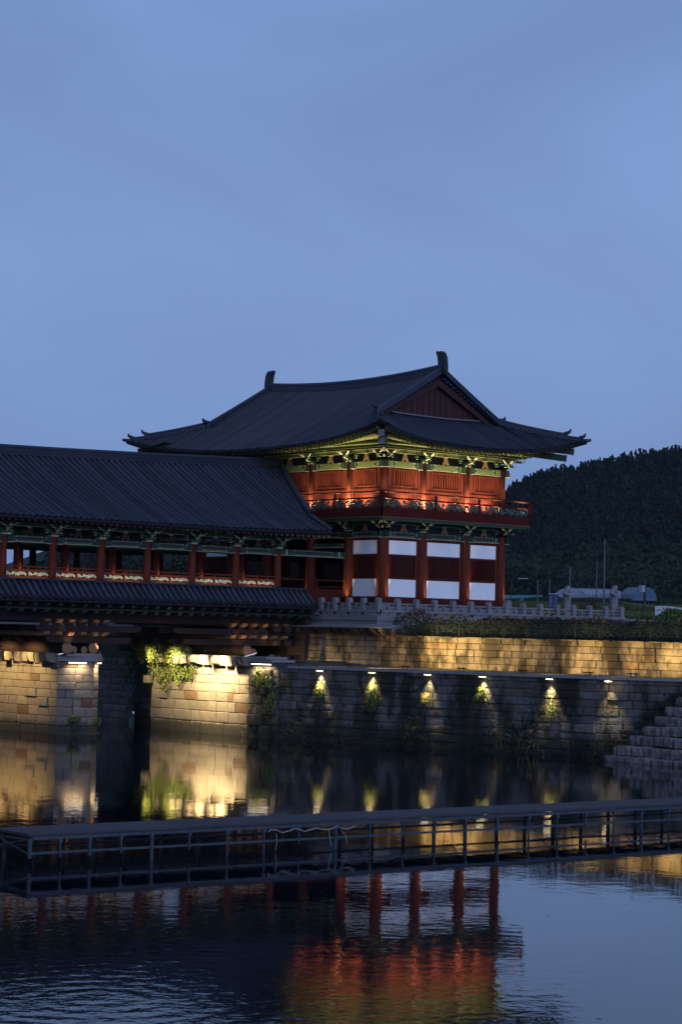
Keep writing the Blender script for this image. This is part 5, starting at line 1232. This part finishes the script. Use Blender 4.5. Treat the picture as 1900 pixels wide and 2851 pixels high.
pole(97.3, 61.1, 8.5, 13.8, .20, 'dark pole with a pale box in front of the greenhouse end', m='dark')
tb = MB().box(96.6, 97.1, 60.9, 61.4, 12.2, 13.0).build('pole_box', 'signwhite'); tag(tb, 'small pale box fixed on the dark pole by the greenhouse', 'box')
T = thing('street_lamp', (187, 168.7, 12), 'thin street lamp with a short pale arm beyond the tower corner', 'street lamp')
MB().tube([(185.5, 170, 12), (185.5, 170, 17.0)], .07, 6).build('pole_shaft', 'dark', T); MB().bar((186.4, 169.2, 17), (187.8, 168.1, 17.03), .25, .12).build('lamp_head', 'signwhite', T)
T = thing('field_shed', (186.5, 169, 12), 'low turquoise sheet roof just right of the tower base', 'shed')
MB().poly([(183.5, 171.8, 13.1), (190, 166.2, 13.8), (191.5, 168, 14.1), (184.5, 174.2, 13.9)], [(0, 1, 2, 3)]).build('roof', 'cyan', T); MB().box(186.8, 187.6, 168.8, 169.6, 11, 13.5).build('wall', 'pole', T)
# greenhouses
def tunnel(p0, p1, w, h_, m, mend, lab, zz0, zz1):
    p0 = Vector(p0 + (0,)); p1 = Vector(p1 + (0,)); d = (p1 - p0).normalized(); n_ = Vector((d.y, -d.x, 0))
    T = thing('greenhouse', (p0.x, p0.y, zz0), lab, 'greenhouse', 'plastic tunnel greenhouses below the hill')
    arc = [(w / 2 * math.cos(t_), h_ * math.sin(t_) ** .8) for t_ in lin(0, math.pi, 9)]; v = []
    for p, z in ((p0, zz0), (p1, zz1)): v += [tuple(p + n_ * a + Vector((0, 0, z + b_))) for a, b_ in arc]
    MB().poly(v, [(i, i + 1, 9 + i + 1, 9 + i) for i in range(8)]).build('film_cover', m, T)
    MB().poly(v[:9], [tuple(range(9))]).build('end_wall', mend, T); MB().poly(v[9:], [tuple(range(9))[::-1]]).build('end_wall', mend, T)
    for k_ in range(12):
        t_ = k_ / 11; q = p0 + (p1 - p0) * t_; z = zz0 + (zz1 - zz0) * t_
        MB().tube([tuple(q + n_ * a * 1.01 + Vector((0, 0, z + b_ * 1.015))) for a, b_ in arc], .06, 4).build('hoop', 'steel', T)
    for z in (.35, .62): 
        MB().bar(tuple(p0 - d * .05 + n_ * (-w * .42) + Vector((0, 0, zz0 + h_ * z))), tuple(p0 - d * .05 + n_ * (w * .42) + Vector((0, 0, zz0 + h_ * z))), .08, .08).build('end_bar', 'steel', T)
a_ = far(57.5, 545, 0); b2 = far(77, 620, 0)
tunnel((a_[0], a_[1]), (b2[0], b2[1]), 8, 2.7, 'film', 'film', 'long pale plastic greenhouse tunnel behind the bare bush', 15.9, 17.4)
a_ = far(72.6, 520, 0); b2 = far(80, 600, 0)
tunnel((a_[0], a_[1]), (b2[0], b2[1]), 5.6, 3.3, 'film', 'filmblue', 'round ended blue greenhouse to the right of the nearer stone lion', 15.4, 17)

# ================================================================== floating walkway on scaffold legs in the foreground water
wk = thing('scaffold_walkway', (-53, -58, 0), 'long low steel framed walkway standing in the water across the foreground', 'walkway')
F0 = Vector((-65.62, -57.66, 0)); 
def on(a, b_, z): return (-65.62 + a * WD[0] - b_ * WD[1], -57.66 + a * WD[1] + b_ * WD[0], z)
wd = Vector((-40.2, -58.72)) - Vector((-65.62, -57.66)); wl = wd.length; WD = wd.normalized()
# plan angle opened so that the far edge keeps a constant width
Wd_ = 2.1; 
a = 0; k_ = 0
while a < 33:
    ln = 1.82
    q = [on(a + .006, 0, .86), on(a + ln - .006, 0, .86), on(a + ln - .006, Wd_, .86), on(a + .006, Wd_, .86)]
    MB().extr(q, (0, 0, .07)).build('deck_board', 'deckply', wk); a += ln; k_ += 1
for b_ in (0.05, Wd_ - .05):
    MB().bar(on(.15, b_, .79), on(33, b_, .79), .07, .10).build('top_ledger', 'steel', wk)
    MB().bar(on(.15, b_, .36), on(33, b_, .36), .045, .07).build('lower_ledger', 'steel' if b_ < 1 else 'dark', wk)
LEGS = [.08, 1.1, 2.1, 3.2, 4.29, 5.66, 7.08, 8.49, 9.86, 11.34, 12.77, 14.17, 15.55, 16.94, 18.38, 19.86, 21.22, 22.62, 24.03, 25.44, 26.87, 28.3, 29.8, 31.2]
for i, a in enumerate(LEGS):
    full = i not in (0, 1, 2, 3, 5, 8, 11, 14, 17, 20); w = .08 if i in (0, 2, 4, 9, 14, 19) else .045
    MB().bar(on(a, .05, -.4 if full else .22), on(a, .05, .80), w, w, up=(1, 0, 0)).build('leg', 'steel', wk)
    MB().bar(on(a + .3, Wd_ - .1, -.4), on(a + .3, Wd_ - .1, .80), .09, .09, up=(1, 0, 0)).build('leg', 'dark', wk)
    if i % 3 == 1: MB().bar(on(a, .08, .72), on(a + 1.1, Wd_ - .1, .3), .03, .03).build('brace', 'dark', wk)
    MB().bar(on(a, 0, .70), on(a, .1, .70), .11, .11).build('coupler', 'steel', wk); MB().bar(on(a, 0, .36), on(a, .1, .36), .09, .09).build('coupler', 'steel', wk)
    MB().bar(on(a, .05, .74), on(a, Wd_ - .05, .74), .05, .06).build('cross_bearer', 'dark', wk)
MB().bar(on(.12, 0.05, .30), on(-.0, Wd_, .78), .03, .03).bar(on(.12, .05, .78), on(-.6, Wd_, .34), .025, .025).build('brace', 'steel', wk)
mb = MB(); r2 = random.Random(8); pth = [on(8.6 + .12 * t_, -.03, .66 + .05 * math.sin(t_ * .9) + r2.uniform(-.02, .02)) for t_ in range(30)]; mb.tube(pth, .022, 5)
mb.tube([on(8.9, -.03, .6), on(8.93, -.05, .35), on(8.9, -.03, .05)], .014, 4).tube([on(11.0, -.03, .68), on(11.03, -.05, .4), on(11.1, -.04, .1)], .014, 4).tube([on(11.5, -.03, .6), on(11.7, -.04, .4), on(11.75, -.04, .15)], .016, 4)
tag(mb.build('safety_rope', 'rope'), 'pale frayed rope tied under the near edge of the walkway', 'rope')

# ================================================================== lamps
def lampbox(name, loc, sx_, sy_, sz, label, group, m='dark'):
    T = thing(name, loc, label, 'lamp', group); return T
ORD = ['nearest the bridge', 'second from the bridge', 'third from the bridge', 'fourth from the bridge', 'fifth from the bridge', 'rightmost, near the steps']
dn = Vector((-.975, -.221, 0)); al_ = Vector((.221, -.975, 0))
for i, (v, u) in enumerate(WL):
    x, y = wu(v), v
    T = thing('wall_downlight', (x, y, 4.4), 'small downlight under the wall coping, ' + ORD[i], 'lamp', 'downlights along the lower wall')
    c_ = Vector((x, y, 4.38)) + dn * .24
    MB().bar(c_ - al_ * .23 + Vector((0, 0, .05)), c_ + al_ * .23 + Vector((0, 0, .05)), .20, .07).build('lamp_housing', 'dark', T)
    MB().bar(c_ - al_ * .20, c_ + al_ * .20, .15, .035).build('lamp_glass', 'lampwarm', T)
    l0 = c_ + Vector((0, 0, -.03)); tgt = l0 + Vector((0, 0, -1.9)) - dn * .36
    spot('downlight', l0, tgt, [560, 600, 460, 560, 480, 260][i], T, angle=60, blend=1, r=.08, col=(1, .74, .34))
    if i == 5: spot('downlight_bright', c_ + dn * .18, c_ + dn * -.2 + Vector((0, 0, -.1)), 14, T, angle=120, blend=1)
FL = [(-4.44, -10.8), (-8.21, -9.94), (-12.3, -9.02), (-16.32, -8.11), (-20.56, -7.15), (-24.83, -6.18), (-27.26, -5.63), (-30.6, -4.9)]
FT = ['leftmost of the row', 'second from the left', 'third from the left', 'fourth from the left', 'fifth from the left', 'sixth from the left', 'second from the right end', 'last at the right end']
for i, (v, u) in enumerate(FL):
    if v > -25.7: x = wu(v) + .45
    else: x = -6.45 + (-25.7 - v) * .563 + .5
    T = thing('floodlight', (x, v, 4.63), 'flat black floodlight standing on the wall coping, ' + FT[i], 'floodlight', 'floodlights on the lower wall coping')
    MB().bar((x - .02, v - .30, 4.83), (x + .02, v + .30, 4.83), .30, .07).build('lamp_housing', 'dark', T)
    MB().bar((x, v - .2, 4.64), (x, v - .2, 4.80), .03, .03, up=(1, 0, 0)).bar((x, v + .2, 4.64), (x, v + .2, 4.80), .03, .03, up=(1, 0, 0)).bar((x, v - .22, 4.66), (x, v + .22, 4.66), .04, .03).build('lamp_bracket', 'dark', T)
    uwx = -4.0 + (3.5 - v) * .0608
    pw = [60, 400, 190, 45, 170, 150, 170, 45][i]; tz = 5.8
    spot('flood', (x + .2, v, 4.93), (uwx, v - (2.0 if v > -18 else 1.0), tz), pw * max(.12, (uwx - x) / 6.0) ** 1.5 * 7.6, T, angle=(52 if v > -18 else 66), blend=1, col=(1.0, .68, .27), r=.12)
# linear lamps on the pier and the abutment
def linear(a, b_, down, power, lab, dn_=(0, 0, -1), m='lampwhite', aim=None, sy=.06):
    a = Vector(a); b_ = Vector(b_); c_ = (a + b_) / 2; T = thing('linear_lamp', tuple(c_), lab, 'lamp', 'linear lamps on the bridge stonework')
    MB().bar(a, b_, .07, .06).build('lamp_glass', m, T); MB().bar(a + Vector((0, 0, .055)), b_ + Vector((0, 0, .055)), .10, .05).build('lamp_housing', 'dark', T)
    if power: area('linear_light', c_ + Vector(dn_) * .05, aim or (c_ + Vector(dn_)), power, (b_ - a).length, sy, T, xdir=(b_ - a).normalized(), col=(1, .74, .42), spread=130)
n1 = Vector((-.431, -.902, 0)); t1 = Vector((.902, -.431, 0)); c1 = Vector((-21.85, 4.38, 4.52)) + n1 * .28
linear(c1 - t1 * .62, c1 + t1 * .52, 1, 15, 'linear lamp under the cap of the pointed end of the pier', aim=c1 + Vector((0, 0, -1.5)) - n1 * .45)
n2 = Vector((.674, -.738, 0)); t2 = Vector((.738, .674, 0)); c2 = Vector((-20.35, 4.5, 4.50)) + n2 * .2
linear(c2 - t2 * .45, c2 + t2 * .5, 1, 15, 'short linear lamp at the right hand corner of the pier', aim=c2 + Vector((0, 0, -1.5)) - n2 * .45)
linear((-12.36, -1.35, 4.66), (-12.08, -2.95, 4.66), 1, 34, 'linear lamp on the grey stones at the right end of the abutment', aim=(-11.95, -2.1, 3.4))
linear((-23.3, 4.45, 5.02), (-22.6, 4.1, 5.26), 0, 0, 'slanting tube lamp resting on the left corner of the pier top', m='lampdim')
linear((-12.25, -.35, 5.08), (-11.6, -.9, 5.36), 0, 0, 'slanting tube lamp on top of the abutment', m='lampdim')
# floods hung under the bridge that wash the long faces of pier and abutment
for i, (u, v, z, pw, tu) in enumerate([(-25.7, 17.0, 5.35, 260, -23), (-25.7, 13.5, 5.35, 320, -23), (-25.7, 10.3, 5.35, 460, -23), (-25.7, 7.3, 5.35, 460, -23), (-14.6, 8.4, 5.3, 420, -12.2), (-14.6, 5.6, 5.3, 700, -12.2), (-14.3, 3.2, 5.3, 1500, -12.2), (-14.3, 1.0, 5.3, 1500, -12.2)]):
    T = thing('hung_floodlight', (u, v, z), ('floodlight hung under the bridge facing the ' + ['pier, farthest up river', 'pier, third from its pointed end', 'pier, second from its pointed end', 'pier, nearest its pointed end', 'abutment, behind the ivy', 'abutment, at the edge of the ivy', 'abutment, over the brightest stones', 'abutment, nearest its right end'][i]), 'floodlight', 'floodlights facing the pier' if i < 4 else 'floodlights facing the abutment')
    MB().bar((u - .1, v - .12, z + .1), (u - .1, v + .12, z + .1), .16, .10).build('lamp_housing', 'dark', T); MB().bar((u - .1, v, z + .15), (u - .1, v, 5.8), .03, .03, up=(1, 0, 0)).build('lamp_bracket', 'dark', T)
    spot('flood', (u + .05, v, z - .0), (tu, v, 3.75), pw, T, angle=100, blend=1, col=(1, .66, .26) if i < 4 else (1, .74, .38), r=.10)
# uplight for the beam ends above the pier
for (u, v, z, pw, tx) in ((-22.9, 3.4, 5.35, 30, (-23.2, 4.0, 7.6)), (-20.6, 3.9, 5.35, 24, (-20.9, 4.2, 7.6)), (-9.6, 2.6, 5.2, 34, (-9.3, 4.0, 7.2)), (-7.0, 2.4, 5.2, 30, (-7.0, 3.8, 7.0)), (-5.2, 2.0, 5.0, 8, (-5.3, 3.4, 6.6))):
    T = thing('uplight', (u, v, z), 'small uplight below the bridge timbers, ' + {-22.9: 'left side of the pier top', -20.6: 'right side of the pier top', -9.6: 'left part of the abutment top', -7.0: 'middle of the abutment top', -5.2: 'beside the terrace wall'}[u], 'lamp', 'uplights below the bridge timbers'); MB().tube([(u, v, z - .25), (u, v, z - .08)], .08, 8).build('lamp_housing', 'dark', T)
    spot('uplight_beam', (u, v, z), tx, pw, T, angle=74, blend=1, col=(1, .62, .30))
# gate tower: lamps on the balcony floor wash wall and eaves
BLAB = {('A', -.9): 'balcony floor uplight just round the near corner, facing the right hand side', ('A', 1.8): 'balcony floor uplight under the first window of the right hand side', ('A', 3.6): 'balcony floor uplight at the second column of the right hand side', ('A', 5.7): 'balcony floor uplight under the middle window of the right hand side', ('A', 7.8): 'balcony floor uplight at the third column of the right hand side', ('A', 9.6): 'balcony floor uplight under the last window of the right hand side', ('A', 12.2): 'balcony floor uplight at the far right corner of the balcony', ('B', 1.75): 'balcony floor uplight under the first window left of the near corner', ('B', 3.5): 'balcony floor uplight at the first column left of the near corner', ('B', 5.55): 'balcony floor uplight under the second window left of the near corner', ('B', 7.6): 'balcony floor uplight beside the covered bridge roof'}
bl = [('A', t_) for t_ in (-.9, 1.8, 3.6, 5.7, 7.8, 9.6, 12.2)] + [('B', t_) for t_ in (1.75, 3.5, 5.55, 7.6)]
for fc, t_ in bl:
    F = facemap(fc); p = F(t_, 1.2, 15.42); T = thing('balcony_uplight', p, BLAB[(fc, t_)], 'lamp', 'uplights on the tower balcony')
    MB().box(p[0] - .07, p[0] + .07, p[1] - .07, p[1] + .07, 15.28, 15.38).build('lamp_housing', 'dark', T)
    dim = .45 if (fc == 'B' and t_ > 5) else 1
    spot('uplight_beam', p, F(t_, 1.45, 19.0), 300 * dim, T, angle=112, blend=1, col=(1.0, .76, .36), r=.1)
    if 0 <= t_ <= 11: spot('wall_wash', F(t_, .55, 15.38), F(t_, .1, 17.3), 190 * dim, T, angle=120, blend=1, col=(1.0, .78, .48), r=.05)
CLAB = iter(['near corner column, right side', 'second column of the right hand face', 'third column of the right hand face', 'rightmost tower column', 'first column left of the corner, right side', 'first column left of the corner, left side', 'second column left of the corner, beside the bridge', 'near corner column, left side'])
for fc, t_, s in [('A', 0, 1), ('A', 3.6, 1), ('A', 7.8, 1), ('A', 11.4, 1), ('B', 3.5, -1), ('B', 3.5, 1), ('B', 7.6, 1), ('B', 0, 1)]:
    F = facemap(fc); p = F(t_ + .34 * s, .52, 8.78); T = thing('column_uplight', p, 'small lamp at the foot of the ' + next(CLAB), 'lamp', 'lamps at the feet of the tower columns')
    MB().tube([(p[0], p[1], 8.66), (p[0], p[1], 8.75)], .07, 8).build('lamp_housing', 'dark', T)
    spot('uplight_beam', p, F(t_ + .08 * s, .18, 12.4), 150 if fc == 'A' else 110, T, angle=44, blend=1, col=(1, .72, .36), r=.05)
# narrow spotlights added to brighten the lower bracket tips, no such fixtures seen
for (fc, t_), pl in zip([('A', 0), ('A', 3.6), ('A', 7.8), ('A', 11.4), ('B', 3.5)], ['tower corner', 'second column of the right hand face', 'third column of the right hand face', 'rightmost column', 'column next to the bridge']):
    F = facemap(fc); p = F(t_ + .3, 2.2, 8.34); T = thing('added_spotlight', F(t_ + .3, 2.2, 8.22), 'small added spotlight in front of the ' + pl, 'lamp', 'added spotlights in front of the tower')
    MB().tube([F(t_ + .3, 2.2, 8.22), F(t_ + .3, 2.2, 8.32)], .06, 8).build('lamp_housing', 'dark', T)
    spot('narrow_beam', p, F(t_, .8, 14.2), 60, T, angle=20, blend=1, col=(1, .8, .42), r=.05)
# covered bridge: lamps along the railing foot and on the inner columns
for i, (a, b_) in enumerate(zip(UCOL[1:], UCOL)):
    if a < -34: continue
    m_ = (a + b_) / 2
    T = thing('railing_lamp', (m_, 2.98, 9.72), 'thin lamp strip below the bridge railing, ' + ['right end', 'second bay from the right', 'third bay from the right', 'fourth bay from the right', 'fifth bay from the right', 'sixth bay from the right', 'left edge', 'far left, out of view'][i], 'lamp', 'lamp strips below the bridge railing')
    MB().box(a + .6, b_ - .6, 2.93, 2.98, 9.66, 9.70).build('lamp_housing', 'dark', T)
    area('strip_light', (m_, 2.86, 9.74), (m_, 3.5, 10.15), 1.6, 2.6, .03, T, col=(1, .78, .46), spread=120, xdir=(1, 0, 0))
for i, u in enumerate(UCOL[:8]):
    T = thing('inner_uplight', (u + .3, 6.9, 9.6), 'small floor lamp at an inner column of the bridge, ' + ['right end', 'second bay from the right', 'third bay from the right', 'fourth bay from the right', 'fifth bay from the right', 'sixth bay from the right', 'left edge', 'far left, out of view'][i], 'lamp', 'floor lamps inside the bridge')
    MB().tube([(u + .35, 6.95, 9.6), (u + .35, 6.95, 9.7)], .07, 8).build('lamp_housing', 'dark', T)
    spot('uplight_beam', (u + .35, 6.95, 9.74), (u + .05, 7.3, 13), 60, T, angle=70, blend=1, col=(1, .68, .30), r=.05)
    MB().tube([(u + .9, 2.80, 9.28), (u + .9, 2.74, 9.40)], .05, 8).build('lamp_housing', 'dark', T); spot('added_bracket_beam', (u + .9, 2.70, 9.46), (u + .25, 2.9, 12.9), 16, T, angle=34, blend=1, col=(1, .80, .42), r=.04)  # lamp and housing added on the skirt roof to light the brackets
# ivy light
T = thing('ivy_uplight', (-11.3, 13.1, 4.3), 'small lamp hidden in the ivy on the shaded side wall', 'lamp'); MB().box(-11.35, -11.25, 13.05, 13.15, 4.2, 4.28).build('lamp_housing', 'dark', T)
spot('ivy_light', (-11.3, 13.1, 4.3), (-9.5, 13.9, 4.9), 22, T, angle=60, blend=1, col=(1, .75, .35))

# thin evening haze between us and the hill
HZ = MB(); c_ = []
for X, Y in ((-60, -8), (60, -8), (260, 1400), (-420, 1400)): p = far(X, Y, -1); c_.append(p)
hz = HZ.extr(c_, (0, 0, 135)); hz = HZ.build('haze', 'white'); hm = bpy.data.materials.new('haze_air'); hm.use_nodes = True
hm.node_tree.nodes.remove(hm.node_tree.nodes['Principled BSDF']); pv = hm.node_tree.nodes.new('ShaderNodeVolumePrincipled'); pv.inputs['Color'].default_value = (.75, .88, 1, 1); pv.inputs['Density'].default_value = HAZE
hm.node_tree.links.new(pv.outputs[0], [n for n in hm.node_tree.nodes if n.type == 'OUTPUT_MATERIAL'][0].inputs['Volume']); hz.data.materials.clear(); hz.data.materials.append(hm); stuff(hz)
